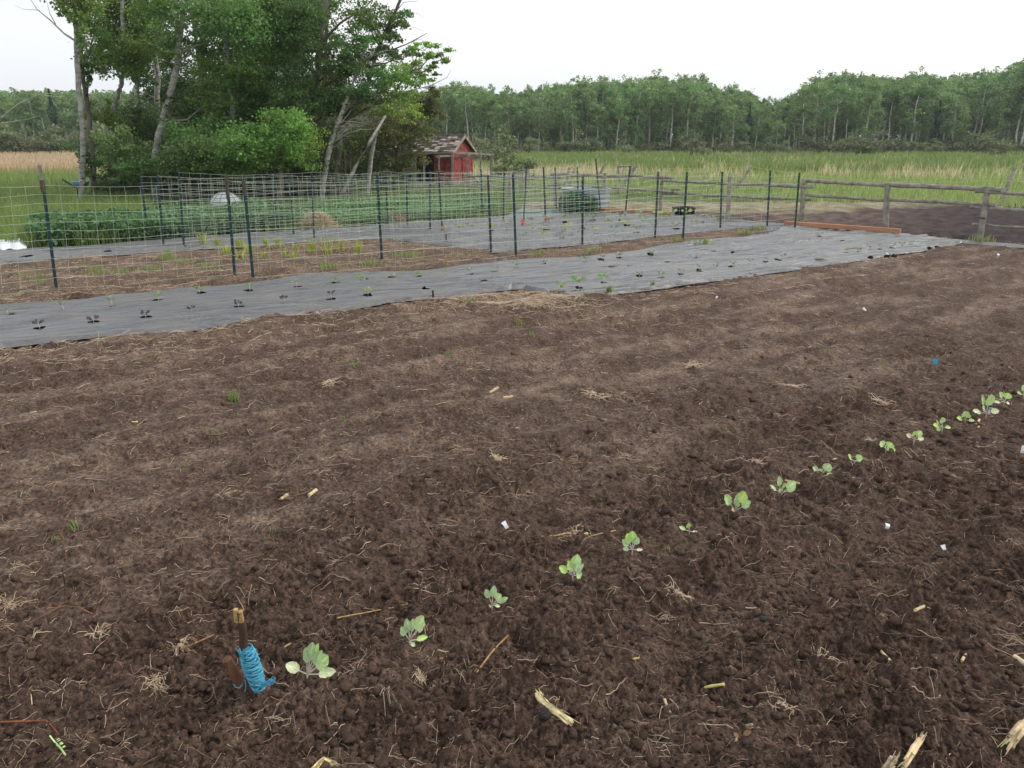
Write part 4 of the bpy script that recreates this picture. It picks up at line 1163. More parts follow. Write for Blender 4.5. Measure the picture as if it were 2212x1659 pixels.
# ------------------------------------------------------------------ wooden rail fence
rf = thing('rail_fence', 'weathered grey wooden post and rail fence around the muddy paddock', 'fence', G(1733, 480))
def rough_log(mb, p, q, r0, r1, n=9, seg=12, rough=.07, flat=1.0):
    p, q = Vector(p), Vector(q); pts = []
    L_ = (q - p).length
    for i in range(seg + 1):
        t = i / seg
        w = Vector((random.gauss(0, 1), random.gauss(0, 1), random.gauss(0, 1))) * L_ * 0.0022
        pts.append(p.lerp(q, t) + w)
    mb.tube(pts, [r0 + (r1 - r0) * i / seg for i in range(seg + 1)], n, (1, 1, 1), rough=rough)
RP = [((1733, 480), (1736, 387), .052, 0), ((1914, 497), (1917, 395), .056, 0), ((2116, 521), (2135, 402), .052, 0), ((1426, 455), (1431, 379), .050, 0), ((1572, 475), (1577, 380), .048, 0),
      ((1302, 452), (1307, 374), .044, 0), ((1200, 446), (1200, 374), .05, 0), ((1102, 432), (1102, 372), .05, 0), ((1015, 425), (1015, 370), .05, 0), ((2330, 545), (2335, 412), .055, 0)]
for (b, t, r, _) in RP:
    B = G(*b); T = P(t[0], t[1], B.y)
    pm = MB(); rough_log(pm, B - Vector((0, 0, .12)), T, r, r * .93, 10, 8, .06)
    build('fence_post', pm, m_wood_grey, rf, smooth_=False)
def ry(u):    # distance of the fence line at u
    pts = sorted([(b[0], G(*b).y) for b, t, r, _ in RP])
    return float(np.interp(u, [a for a, _ in pts], [b for _, b in pts]))
RAILS = [((1190, 377), (1452, 383), .042), ((1434, 390), (1660, 400), .036), ((1650, 399), (1757, 404), .042), ((1741, 390), (1912, 400), .042), ((1918, 399), (2165, 410), .046), ((2107, 413), (2340, 428), .03),
         ((1742, 421), (1912, 433), .034), ((1920, 432), (2152, 442), .034), ((2096, 446), (2340, 466), .034), ((2100, 484), (2340, 500), .02), ((1432, 418), (1753, 432), .036), ((1186, 398), (1456, 414), .036),
         ((1005, 379), (1217, 385), .036), ((1000, 403), (1212, 406), .034), ((1420, 412), (1470, 409), .03)]
for a, b, r in RAILS:
    A = P(a[0], a[1], ry(a[0]) + .09); Bq = P(b[0], b[1], ry(b[0]) + .09)
    pm = MB(); rough_log(pm, A, Bq, r, r * .85, 9, 14, .09)
    build('rail', pm, m_wood_grey, rf)
# wire bands on the leaning post
for k in range(2):
    b = G(2116, 521); t = P(2135, 402, b.y); c_ = b.lerp(t, .42 + .015 * k)
    bm_ = MB(); bm_.tube([c_ + Vector((.058 * math.cos(a), .058 * math.sin(a), 0)) for a in [j * math.pi / 8 for j in range(17)]], .004, 4)
    build('wire_band', bm_, m_black, rf)
# leaning poles behind
POLES = [((1278, 405), (1306, 357), .05, 'leaning wooden prop pole behind the rail fence above the galvanised tank'), ((1333, 410), (1375, 357), .06, 'thicker slanting pole beside the small post frame behind the rails'),
         ((1578, 414), (1626, 355), .05, 'long slanting pole leaning behind the rail fence post in the middle'), ((2160, 440), (2192, 362), .06, 'pale leaning electric fence post in the meadow at far right'),
         ((1339, 396), (1336, 356), .06, 'short upright post left in the small frame behind the rails'), ((1363, 396), (1364, 357), .06, 'short upright post right in the small frame behind the rails'),
         ((1222, 400), (1230, 363), .06, 'dark brown slanting stub left of the galvanised tank'), ((1232, 400), (1241, 364), .05, 'second dark slanting stub left of the galvanised tank'),
         ((97, 408), (84, 358), .07, 'weathered grey post leaning in the grass at far left')]
for a, b, r, lab in POLES:
    A = G(*a); T = P(b[0], b[1], A.y + .2)
    pm = MB(); rough_log(pm, A - Vector((0, 0, .1)), T, r, r * .9, 8, 6, .06)
    solo('wooden_pole', pm, m_wood_grey, lab, 'pole')
pm = MB(); rough_log(pm, P(1334, 360, G(1339, 396).y), P(1366, 358, G(1363, 396).y), .035, .03, 7, 5)
solo('wooden_pole', pm, m_wood_grey, 'short crossbar resting on the two upright posts of the small frame', 'pole')
# electric rope, sagging from pole to pole
er = MB()
A0 = P(1700, 400, 25); A1 = P(2176, 390, G(2160, 440).y); A2 = P(2500, 402, 22)
def sagline(mb, a, b, sag, r, n=14):
    mb.tube([Vector(a).lerp(Vector(b), i / n) + Vector((0, 0, -sag * math.sin(math.pi * i / n))) for i in range(n + 1)], r, 4, cap=False)
sagline(er, P(1620, 360, G(1578, 414).y), A1, .22, .006); sagline(er, A1, A2, .05, .006); sagline(er, P(1364, 362, G(1363, 396).y), P(1620, 360, G(1578, 414).y), .05, .006)
m_erope = M('yellow_rope', (0.45, 0.60, 0.14), 0.6, 0.1, 10, 0.3)
solo('fence_rope', er, m_erope, 'thin yellow green electric fence rope strung between the leaning poles', 'rope')

# lumber beams
def lumber(a, b, hgt, wid, label, n=2):
    A, Bq = G(*a), G(*b)
    lb = MB()
    lb.beam(A + Vector((0, 0, hgt / 2 + .015)), Bq + Vector((0, 0, hgt / 2 + .015)), wid, hgt)
    o_ = solo('timber', lb, m_wood_new, label, 'timber')
    mod = o_.modifiers.new('bevel', 'BEVEL'); mod.width = .004; mod.segments = 2
    return o_
lumber((1695, 488), (1944, 506), .085, .09, 'long orange brown timber lying at the right end of the long plastic sheet')
lumber((1284, 457), (1453, 466), .075, .09, 'orange timber lying behind the inner plastic sheet next to the black tub')

# black rubber tub
tb_c = G(1476, 461); tub = thing('rubber_tub', 'low round black rubber feed tub at the end of the orange timber', 'tub', tb_c)
def lathe(mb, c, prof, n=32, col=None):
    vv_ = []
    for r, z in prof:
        for k in range(n):
            a = 2 * math.pi * k / n; vv_.append((c[0] + r * math.cos(a), c[1] + r * math.sin(a), c[2] + z))
    ff_ = []
    for i in range(len(prof) - 1):
        for k in range(n):
            k2 = (k + 1) % n; ff_.append((i * n + k, i * n + k2, (i + 1) * n + k2, (i + 1) * n + k))
    mb.add(vv_, ff_, col); return mb
t1 = MB(); lathe(t1, tb_c, [(0.001, -.02), (.262, -.02), (.27, .12), (.278, .13), (.278, .15), (.25, .15), (.235, .05), (.001, .04)])
build('tub_wall', t1, m_black, tub, smooth_=True)
t2 = MB()
for s_ in (-1, 1):
    t2.tube([tb_c + Vector((s_ * .26, -.06, .12)), tb_c + Vector((s_ * .285, -.04, .11)), tb_c + Vector((s_ * .285, .04, .11)), tb_c + Vector((s_ * .26, .06, .12))], .012, 6)
build('handle', t2, m_black, tub)
# galvanised stock tank
gc = G(1268, 456) + Vector((0, .45, 0))
tank = thing('stock_tank', 'galvanised steel stock tank with ribbed side half hidden by green growth', 'tank', gc)
prof = [(0.001, .02), (.60, .02)]
for i in range(25):
    z_ = .02 + i * .0195; prof.append((.60 + (.008 if (i // 3) % 2 else 0), z_))
prof += [(.62, .50), (.62, .515), (.60, .52), (.59, .50), (.59, .05), (.001, .04)]
g1 = MB(); lathe(g1, gc, prof, 48); build('tank_wall', g1, m_galv, tank, smooth_=True)
g2 = MB(); g2.tube([gc + Vector((.615 * math.cos(a), .615 * math.sin(a), .515)) for a in [k * math.pi / 18 for k in range(37)]], .013, 6); build('rim', g2, m_galv, tank, smooth_=True)
# hose
hs = MB(); hp = [G(1250, 446) + Vector((0, 0, .5)), G(1244, 452) + Vector((0, -.05, .4)), G(1240, 455) + Vector((0, -.1, .15)), G(1228, 459) + Vector((0, 0, .02)), G(1190, 459), G(1140, 462), G(1110, 460)]
hs.tube([p + Vector((0, 0, .03)) for p in hp], .012, 6); solo('garden_hose', hs, m_hose, 'turquoise green garden hose running from the galvanised tank along the sheet', 'hose', smooth_=True)

# ------------------------------------------------------------------ red shed
def shed():
    Ys = G(978, 402).y
    corner = P(978, 402, Ys); corner.z = 0
    k = Ys / FPX
    ang = R(22)
    ex = Vector((math.cos(math.pi - ang) , math.sin(math.pi - ang), 0))   # long side goes left and back
    ey = Vector((math.cos(R(90) - ang - R(30)), math.sin(R(90) - ang - R(30)), 0))
    ey = Vector((-ex.y * -1, 0, 0))
    ey = Vector((ex.y, -ex.x, 0))     # at right angles: to the right and back
    if ey.y < 0: ey = -ey
    # gable seen 42 units wide
    Wd = 1.70; Ln = 2.6; Lw = .75
    Hw = (402 - 329) * k - .02; Hr = Hw + .50
    o_ = thing('red_shed', 'small weathered red wooden shed with a mossy grey shingle roof', 'shed', corner)
    def pt(a, b, z): return corner + ex * a + ey * b + Vector((0, 0, z))
    # sill
    sb = MB(); sb.beam(pt(-.05, 0, .06), pt(Ln, 0, .06), .12, .13); sb.beam(pt(0, -.06, .06), pt(0, Wd + .06, .06), .12, .128)
    build('sill', sb, m_wood_grey, o_)
    # long side: horizontal boards
    nb = 12
    for i in range(nb):
        z0 = .13 + (Hw - .13) * i / nb; z1 = .13 + (Hw - .13) * (i + 1) / nb
        b = MB(); b.beam(pt(0.02, -.012, (z0 + z1) / 2), pt(Lw, -.012, (z0 + z1) / 2), .02 + .004 * (i % 2), (z1 - z0) - .012)
        build('board', b, m_red, o_)
    # gable end: vertical boards, with door
    nbv = 11
    for i in range(nbv):
        b0 = Wd * i / nbv; b1 = Wd * (i + 1) / nbv; mid_ = (b0 + b1) / 2
        top = Hw + (Hr - Hw) * (1 - abs(mid_ - Wd / 2) / (Wd / 2)) - .07
        b = MB(); b.beam(pt(-.012, mid_, .13), pt(-.012, mid_, top), (b1 - b0) - .010, .02 + .004 * (i % 2), up=ex)
        build('board', b, m_red, o_)
    dk = MB()   # inner dark body
    dk.add([pt(.02, .02, .1), pt(Lw, .02, .1), pt(Lw, Wd - .02, .1), pt(.02, Wd - .02, .1), pt(.02, .02, Hw), pt(Lw, .02, Hw), pt(Lw, Wd - .02, Hw), pt(.02, Wd - .02, Hw), pt(.02, Wd / 2, Hr - .05), pt(Lw, Wd / 2, Hr - .05)],
           [(0, 1, 5, 4), (1, 2, 6, 5), (2, 3, 7, 6), (3, 0, 4, 7), (4, 8, 7), (5, 6, 9), (0, 3, 2, 1)])
    build('wall', dk, m_red, o_)
    dr = MB(); dr.beam(pt(-.04, Wd * .62, .16), pt(-.04, Wd * .62, 1.12), .55, .022, up=ex)
    d_ = build('door', dr, m_red, o_)
    for zz in (.35, .95):
        c_ = MB(); c_.beam(pt(-.06, Wd * .62 - .26, zz), pt(-.06, Wd * .62 + .26, zz), .02, .07); build('door_batten', c_, m_red, d_)
    for a_ in (Ln - .03, (Lw + Ln) / 2):
        for b_ in (0, Wd):
            c_ = MB(); c_.beam(pt(a_, b_, 0), pt(a_, b_, Hw - .02), .07, .07, up=ex); build('porch_post', c_, m_wood_grey, o_)
    c_ = MB(); c_.beam(pt(Lw, Wd - .1, Hw / 2), pt(Ln, Wd - .1, Hw / 2), .03, Hw - .1); build('back_wall', c_, m_wood_dark, o_)
    c_ = MB(); c_.beam(pt(Ln - .02, .3, Hw / 2), pt(Ln - .02, Wd - .1, Hw / 2), .03, Hw - .12); build('side_wall', c_, m_wood_dark, o_)
    # corner boards
    for b in (0.0, Wd):
        c_ = MB(); c_.beam(pt(-.02, b, .12), pt(-.02, b, Hw), .07, .05, up=ex); build('corner_board', c_, m_red, o_)
    # roof slopes with shingles
    ov, og = .16, .14
    for side in (0, 1):
        eb = -ov if side == 0 else Wd + ov
        slope = (Hr - Hw) / (Wd / 2)
        ze = Hw - slope * ov + .03
        rb = MB()
        rb.add([pt(-og, eb, ze), pt(Ln + og, eb, ze), pt(Ln + og, Wd / 2, Hr + .03), pt(-og, Wd / 2, Hr + .03),
                pt(-og, eb, ze - .03), pt(Ln + og, eb, ze - .03), pt(Ln + og, Wd / 2, Hr), pt(-og, Wd / 2, Hr)],
               [(0, 1, 2, 3), (7, 6, 5, 4), (0, 4, 5, 1), (0, 3, 7, 4), (1, 5, 6, 2)], (0.45, 0.4, 0.38))
        r_ = build('roof', rb, m_shingle, o_)
        nr, nc = (9, 13) if side == 0 else (5, 6)
        for i in range(nr):
            for j in range(nc):
                if random.random() < .06: continue
                t0 = i / nr; t1_ = min(1.0, (i + 1.15) / nr)
                a0 = -og + (Ln + 2 * og) * j / nc + random.uniform(0, .02); a1 = -og + (Ln + 2 * og) * (j + 1) / nc - random.uniform(.004, .03)
                lift = .012 + random.uniform(0, .03) * (random.random() < .4)
                def sp(a, t, dz): return pt(a, eb + (Wd / 2 - eb) * t, ze + (Hr + .03 - ze) * t + dz)
                s_ = MB()
                vv_ = [sp(a0, t0, lift + .012), sp(a1, t0, lift + .012 + random.uniform(-.01, .012)), sp(a1, t1_, .006), sp(a0, t1_, .006)]
                vv_ += [q - Vector((0, 0, .012)) for q in vv_]
                tone_ = random.choice([(0.40, 0.35, 0.33), (0.35, 0.30, 0.28), (1.3, 1.25, 1.2), (0.8, 0.74, 0.70), (1.6, 1.55, 1.5), (0.45, 0.38, 0.35)])
                s_.add(vv_, [(0, 1, 2, 3), (7, 6, 5, 4), (0, 4, 5, 1), (1, 5, 6, 2), (3, 2, 6, 7), (0, 3, 7, 4)], tone_)
                build('shingle', s_, m_shingle, r_)
        # rafter board along the gable
        g_ = MB(); g_.beam(pt(-og - .01, eb, ze - .03), pt(-og - .01, Wd / 2, Hr - .005), .03, .09, up=(0, 0, 1), col=(1.1, 1.05, 1)); build('barge_board', g_, m_wood_grey, o_)
    rd_ = MB(); rd_.beam(pt(-og, Wd / 2, Hr + .05), pt(Ln + og, Wd / 2, Hr + .05), .14, .025, col=(1.2, 1.15, 1.1)); build('ridge_cap', rd_, m_wood_grey, o_)
    return Ys
YS = shed()
# pen frame in front of the shed
pen = thing('pen_frame', 'bare grey timber pen frame of thin posts around the red shed', 'frame', G(948, 410))
PY = YS - .7
def ppt(u_, v_, y_): return P(u_, v_, y_)
for (u_, t_, b_, yy) in ((948, 334, 408, PY), (977, 330, 406, PY - .1), (1010, 333, 404, PY - .05), (1038, 334, 402, PY + .4), (1063, 335, 398, PY + .9), (897, 336, 408, PY + .2), (916, 336, 408, PY + .1), (1060, 340, 396, PY + 2.2)):
    m_ = MB(); b = P(u_, b_, yy); b.z = -.1
    m_.beam(b, P(u_, t_, yy), .065, .06, up=(0, 1, 0), jit=.05); build('post', m_, m_wood_grey, pen)
for a, b in (((862, 333, PY + .3), (978, 329, PY - .1)), ((976, 329, PY - .1), (1066, 334, PY + .9)), ((1066, 334, PY + .9), (1060, 338, PY + 2.2)), ((940, 338, PY), (980, 336, YS)), ((984, 343, YS - .1), (1012, 334, PY)), ((1012, 343, YS), (1038, 335, PY + .4))):
    m_ = MB(); m_.beam(P(*a), P(*b), .06, .07, jit=.08); build('top_rail', m_, m_wood_grey, pen)
for a, b, r, lab in (((868, 404), (960, 400), .07, 'grey log lying along the ground in front of the red shed'), ((1014, 398), (1090, 402), .07, 'grey log lying right of the red shed'),
                     ((1020, 378), (1042, 402), .06, 'short leaning log propped beside the red shed')):
    m_ = MB(); rough_log(m_, P(a[0], a[1], PY - .3), P(b[0], b[1], PY - .5), r, r * .8, 8, 8)
    solo('log', m_, m_wood_grey, lab, 'log')
for i, (u_, v_, lab) in enumerate(((1122, 375, 'grey bundle of old boards behind the wire fence right of the shed'),)):
    c_ = P(u_, 400, 30); m_ = thing('board_stack', lab, 'boards', c_)
    for k in range(5):
        b = MB(); p0 = c_ + Vector((-.4 + .17 * k, 0, 0)); p0.z = 0
        b.beam(p0, p0 + Vector((random.uniform(-.04, .04), .1, random.uniform(.4, .52))), .14, .03, up=(0, 1, 0)); build('board', b, m_wood_grey, m_)

# ------------------------------------------------------------------ pale dome, blue bin, white tarp, straw heaps
dc = G(490, 463); dm = MB(); prof = [(a_ * .62, b_ * .85) for a_, b_ in [(0.66, -.05), (.67, .08), (.64, .22), (.57, .35), (.46, .46), (.32, .545), (.16, .59), (.001, .605)]]
lathe(dm, dc, prof, 28)
dome = thing('grey_dome', 'pale grey round dome shell sitting behind the leafy plant bed', 'dome', dc)
build('shell', dm, m_dome, dome, smooth_=True)
rb = MB()
for k in range(6):
    a = k * math.pi / 6
    rb.tube([dc + Vector((r * math.cos(a) * s_, r * math.sin(a) * s_, z + .004)) for s_, seq in ((1, prof[:-1]), (-1, prof[:-1][::-1])) for r, z in seq], .009, 4)
for r, z in prof[1:6]:
    rb.tube([dc + Vector((r * math.cos(a), r * math.sin(a), z + .004)) for a in [j * math.pi / 12 for j in range(25)]], .008, 4)
build('net_cord', rb, M('dark_cord', (0.16, 0.17, 0.17), .8), dome)
bc = G(163, 425)
bb_ = MB(); lathe(bb_, P(163, 399, 24) + Vector((0, .3, -.05)), [(.001, 0), (.19, 0), (.24, .10), (.25, .13), (.24, .14), (.21, .12), (.001, .08)], 24)
solo('blue_basin', bb_, M('light_blue_plastic', (0.20, 0.36, 0.62), .5), 'light blue plastic basin behind the white birch', 'basin', smooth_=True)
pl_ = MB(); pl_.tube([P(134, 387, 21.5), P(160, 403, 21.6), P(166, 408, 21.7)], .022, 6)
pl_.tube([P(166, 408, 21.7), G(168, 440)], .022, 6)
solo('black_handle_tool', pl_, m_black, 'dark pole leaning against the white birch by the blue basin', 'tool')
tp = MB(); nn_ = 26
for i in range(nn_):
    for j in range(10):
        uu_ = -60 + 118 * i / (nn_ - 1); v_ = 522 + 18 * j / 9
        p = G(uu_, v_ + 2 * math.sin(i)); edge_ = min(i, nn_ - 1 - i, 3) / 3 * min(j, 9 - j, 2) / 2
        p.z = .01 + edge_ * (.06 + .05 * float(noise(np.array([p.x * 5]), np.array([p.y * 5]), 3)[0]))
        tp.v.append(tuple(p)); tp.c.append((1, 1, 1))
for i in range(nn_ - 1):
    for j in range(9): tp.f.append((i * 10 + j, (i + 1) * 10 + j, (i + 1) * 10 + j + 1, i * 10 + j + 1))
solo('white_tarp', tp, m_white, 'crumpled white tarp on the grass at the left edge', 'tarp')
def straw_heap(u_, v_, rx, rz, n, lab):
    c_ = G(u_, v_)
    a = rng.uniform(0, 2 * math.pi, n); r = rng.uniform(0, 1, n) ** .5
    x = c_.x + rx * r * np.cos(a); y = c_.y + rx * .6 * r * np.sin(a); z = rz * (1 - r * r) * rng.uniform(.3, 1, n)
    o_ = blades('straw_heap', x, y, z, rng.uniform(.02, .10, n), np.full(n, .012), mixc(n, [TAN * 1.1, TAN * .85, TAN * 1.3], [3, 2, 1]), 1.2, (0, 0), kind='', mat=m_straw)
    if 'kind' in o_: del o_['kind']
    return tag(o_, lab, 'straw heap')
straw_heap(688, 493, .40, .30, 2600, 'larger heap of pale straw behind the plastic sheet among the weeds')
straw_heap(853, 480, .24, .2, 1200, 'smaller heap of straw behind the sheet, further right')
for (u_, v_, lab) in ((85, 407, 'left clump of cut brown grass on the lawn'), (190 - 35, 405, 'right clump of cut brown grass on the lawn near the birch')):
    straw_heap(u_, v_, .5, .10, 900, lab)

# ------------------------------------------------------------------ yellow green tufts between the sheets
def tuft(name, label, u_, v_, hpx, nbl, col, spread=.06, wpx=2.0, cat='plant', group=None):
    c_ = G(u_, v_); D_ = c_.y; k = D_ / FPX
    x = c_.x + rng.normal(0, spread * .35, nbl); y = c_.y + rng.normal(0, spread * .35, nbl)
    z = soil_z_np(x, y) - .005
    o_ = blades(name, x, y, z, hpx * .88 * k * rng.uniform(.6, 1.15, nbl), np.full(nbl, wpx * k), mixc(nbl, col, [1] * len(col)), .32, (0, 0), kind='')
    if 'kind' in o_: del o_['kind']
    return tag(o_, label, cat, group)
YG = [np.array([.36, .42, .07]), np.array([.30, .40, .08]), np.array([.45, .45, .12])]
TF = [(440, 533, 34), (470, 532, 28), (516, 533, 26), (577, 534, 30), (603, 536, 24), (637, 545, 30), (674, 548, 36), (738, 543, 34), (776, 545, 36), (707, 550, 52), (540, 552, 30), (569, 557, 26), (634, 562, 22), (490, 548, 24), (520, 558, 22), (615, 556, 18)]
for i, (a, b, h_) in enumerate(sorted(TF)):
    tuft('grass_clump', 'upright yellow green leafy clump in the strawy strip, %s counted from the left' % ORD[i], a, b, h_, 22, YG, .08, 2.6)
WD = [(360, 562, 30, 'yellow green patch of seedlings left of the steel posts'), (395, 568, 20, 'small yellow weed right of the seedling patch'), (320, 583, 20, 'green weed below the seedling patch'),
      (75, 610, 22, 'green weed left of the first steel post'), (210, 590, 22, 'grassy weed in the strawy strip right of the first post'), (265, 590, 18, 'low weed between first and second steel posts'),
      (445, 580, 16, 'small weed left of the paired steel posts'), (715, 582, 24, 'grassy weed patch before the third steel post'), (800, 574, 22, 'grassy weed at the foot of the third steel post'),
      (870, 553, 16, 'low green weed right of the third steel post'), (890, 556, 14, 'second low green weed right of the third steel post'), (1010, 552, 14, 'flat green weed under the corner of the inner sheet'),
      (1275, 545, 16, 'grass tuft between the sheets in the middle'), (1520, 531, 18, 'green weed at the edge of the long sheet in the middle'), (1460, 522, 14, 'grass by the third wide spaced post'),
      (1610, 505, 14, 'grass at the narrow end of the soil strip'), (1640, 497, 12, 'tiny grass tuft at the tip of the soil strip'), (1160, 552, 14, 'green tuft on the soil right of the tall steel post'),
      (2118, 522, 18, 'grass at the foot of the leaning rail post'), (1730, 479, 9, 'green moss grass at the foot of the rail post by the orange timber')]
for a, b, h_, lab in WD:
    tuft('weed', lab, a, b, h_, 55, [GREEN * .9, OLIVE * 1.1, LIME * .8], .24, 1.5)
SW = [(505, 862, 26, 26, 'bushy green weed growing beside the brown clod on the tilled soil'), (740, 897, 12, 12, 'small bright weed on the tilled soil left of centre'), (765, 800, 12, 12, 'small green weed above the centre left soil'),
      (968, 773, 14, 14, 'green weed in the middle of the tilled soil'), (165, 1150, 30, 10, 'thin green grass shoot at the left of the soil'), (588, 1150, 18, 8, 'lying green grass blade left of centre'),
      (122, 1175, 16, 8, 'tiny yellow green shoot at the left'), (400, 1012, 14, 8, 'yellow green grass shoot on the left soil'), (530, 1025, 10, 10, 'small lime seedling left of centre'), (1560, 935, 12, 6, 'tiny green shoot right of centre'),
      (1785, 770, 10, 10, 'small weed on the soil at right'), (1905, 800, 9, 9, 'tiny weed near the blue tag'), (1012, 665, 12, 20, 'green weed by the straw at the sheet corner'), (1150, 735, 14, 14, 'green weed below the sheet corner'),
      (455, 935, 14, 6, 'tiny green sprig left of centre'), (1265, 646, 10, 16, 'green weed at the edge of the long sheet corner'), (1315, 635, 18, 24, 'green leafy weed on the near edge of the long sheet'), (1410, 620, 14, 16, 'second small green weed on the near edge of the long sheet'),
      (1120, 700, 12, 12, 'small weed just beyond the straw heap'), (1440, 1200, 16, 7, 'small curled green shoot right of the fifth cabbage seedling')]
for a, b, h_, n_, lab in SW:
    tuft('weed', lab, a, b, h_, n_ * 2, [GREEN * .8, GREEN, LIME * .7], .05, 2.0)

u = rng.uniform(-60, 1690, 9000); v = rng.uniform(490, 668, 9000)
k_ = (v < interp(MAIN_UP, u) - 1) & (v > np.where(u < 823, interp(BK_LO, u), interp(IN_LO, u)) + 1) & (rng.uniform(size=9000) < .12 + .9 * smooth(.05, .4, noise(u / 45, v / 12, 141)))
x, y = Gn(u[k_], v[k_]); n = len(x)
blades('strip_weeds', x, y, soil_z_np(x, y), rng.uniform(.02, .09, n), np.full(n, .006), mixc(n, [GREEN * .8, OLIVE, LIME * .8, TAN * .8], [2, 3, 2, 2]), .6, (0, 0), label='sparse low green and yellow weeds sprouting in the strawy strip')
# ------------------------------------------------------------------ seedlings on the sheets
def mini_leaf(mb, b, t, w, col, up=Vector((0, -1, 0.4))):
    b, t = Vector(b), Vector(t); d = t - b; L_ = d.length
    s_ = d.cross(up)
    if s_.length < 1e-6: s_ = Vector((1, 0, 0))
    s_.normalize(); nrm = s_.cross(d).normalized()
    vv_, ff_ = [], []
    prof_ = [(0.0, .08), (.35, .10), (.5, .75), (.68, 1.0), (.85, .85), (.96, .4), (1.0, .05)]
    for i, (t_, ww) in enumerate(prof_):
        c_ = b + d * t_ + nrm * (math.sin(t_ * 3.1) * L_ * .10)
        for q in (-1, 0, 1):
            vv_.append(c_ + s_ * q * ww * w / 2 + nrm * (abs(q) * ww * w * .12))
    for i in range(len(prof_) - 1):
        for q in range(2): ff_.append((i * 3 + q, i * 3 + q + 1, (i + 1) * 3 + q + 1, (i + 1) * 3 + q))
    mb.add(vv_, ff_, col)
def seedling(u_, v_, hpx, nl, kind, label, group):
    b = G(u_, v_); k = b.y / FPX
    o_ = thing('seedling', label, 'seedling', b, group)
    colr = {'purple': (0.22, 0.15, 0.30), 'green': (0.45, 0.62, 0.32), 'grey': (0.55, 0.55, 0.60), 'lime': (0.7, 0.8, 0.3)}[kind]
    st = MB(); top = b + Vector((random.uniform(-.01, .01), 0, hpx * k * .5))
    st.tube([b - Vector((0, 0, .03)), b.lerp(top, .5) + Vector((random.uniform(-.006, .006), 0, 0)), top], [.0035, .003, .002], 5)
    build('stem', st, m_petiole, o_, smooth_=True)
    for i in range(nl):
        a = 2 * math.pi * i / nl + random.uniform(-.4, .4); l = hpx * k * random.uniform(.5, .8)
        lm = MB(); s_ = top.lerp(b, random.uniform(0, .4))
        e = s_ + Vector((math.cos(a) * l * .75, math.sin(a) * l * .5, l * random.uniform(.25, .75)))
        mini_leaf(lm, s_, e, l * .40, tuple(c * random.uniform(.85, 1.15) for c in colr))
        build('leaf', lm, m_cab, o_, smooth_=True)
for i, (a, b) in enumerate(UPR):
    kind = 'green' if i in (3, 4, 5, 7, 8, 10) else 'grey'
    seedling(a + (3 if i % 2 else -3), b, 24 - i * .4, 4, kind, '%s seedling in the upper hole row of the long sheet, %s from left' % ('green' if kind == 'green' else 'greyish', ORD[i]), 'seedlings of the upper hole row')
for i, (a, b) in enumerate(LWR):
    kind = 'lime' if i == 7 else 'purple'
    seedling(a, b, 26 - i, 5, kind, '%s seedling in the lower hole row of the long sheet, %s from left' % ('bright lime' if i == 7 else 'purple cabbage', ORD[i]), 'seedlings of the lower hole row')
for i, (a, b) in enumerate(RWR):
    kind = 'green' if i in (0, 1, 2, 13) else 'grey'
    seedling(a, b, (30 if i < 3 else 18 - i * .25), 4, kind, '%s seedling near the front edge of the long sheet, %s from its corner' % ('tall green' if i < 3 else 'thin greyish', ORD[i]), 'seedlings near the sheet edge')
for i, (a, b) in enumerate(sorted(INS)):
    kind = 'lime' if i % 5 == 3 else 'grey'
    j = i; 
    side_ = ('left', ORD[i]) if i < 19 else ('right', ORD[len(INS) - 1 - i])
    lab = '%s seedling on the inner sheet among the wire fences, %s from %s' % ('lime' if kind == 'lime' else 'spindly', side_[1], side_[0])
    seedling(a, b, 22, 4, kind, lab, 'seedlings on the inner sheet')

# little heaps of soil and straw on the sheet
for (a, b, s_, lab) in ((655, 628, .09, 'small pile of straw on the long sheet right of the paired posts'), (1185, 637, .10, 'dark soil spilled round the tall seedling at the sheet corner'), (1250, 632, .08, 'root clump with soil at the sheet corner'),
                        (1205, 633, .08, 'second spill of soil at the sheet corner'), (1322, 578, .06, 'small straw clump on the middle of the long sheet'), (1770, 563, .09, 'small brown straw clump near the right end of the long sheet'), (1740, 581, .07, 'reddish straw clump on the lower edge of the long sheet')):
    c_ = G(a, b); n = 90
    x = c_.x + rng.normal(0, s_ * .5, n); y = c_.y + rng.normal(0, s_ * .3, n)
    o_ = blades('straw_clump', x, y, np.full(n, .012), rng.uniform(.005, .03, n), np.full(n, .009), mixc(n, [TAN * .8, TAN * .5, np.array([.10, .07, .05])], [2, 2, 2]), 1.6, (0, 0), kind='', mat=m_straw)
    if 'kind' in o_: del o_['kind']
    tag(o_, lab, 'straw clump')
for i, (a, b) in enumerate(((2007, 539), (2025, 537), (1916, 556), (1931, 556), (1880, 559))):
    c_ = G(a, b); n = 7
    V = IV * .032 * (1 + .25 * rng.normal(size=(len(IV), 1))) * np.array([1.3, .9, .7]) + np.array([c_.x, c_.y, .02])
    o_ = link('earth_lump', mesh_np('earth_lump', V, IF, np.tile([.03, .02, .016], (len(IV), 1))), m_clod)
    tag(o_, ['left of the two dark earth lumps nearest the sheet tip', 'right of the two dark earth lumps nearest the sheet tip', 'left of the next pair of dark earth lumps by the sheet edge', 'right of the next pair of dark earth lumps by the sheet edge', 'flat dark earth lump furthest from the sheet tip'][i], 'earth lump')
# short stakes at the sheet
for a, b, h_, lab in ((936, 645, 18, 'short dark stake at the near edge of the long sheet'), (964, 520, 15, 'short brown stake at the left tip of the inner sheet')):
    c_ = G(a, b); k = c_.y / FPX; m_ = MB(); m_.beam(c_ - Vector((0, 0, .03)), c_ + Vector((-.003, 0, h_ * k)), .02, .02, up=(0, 1, 0))
    solo('stake', m_, m_stick, lab, 'stake')

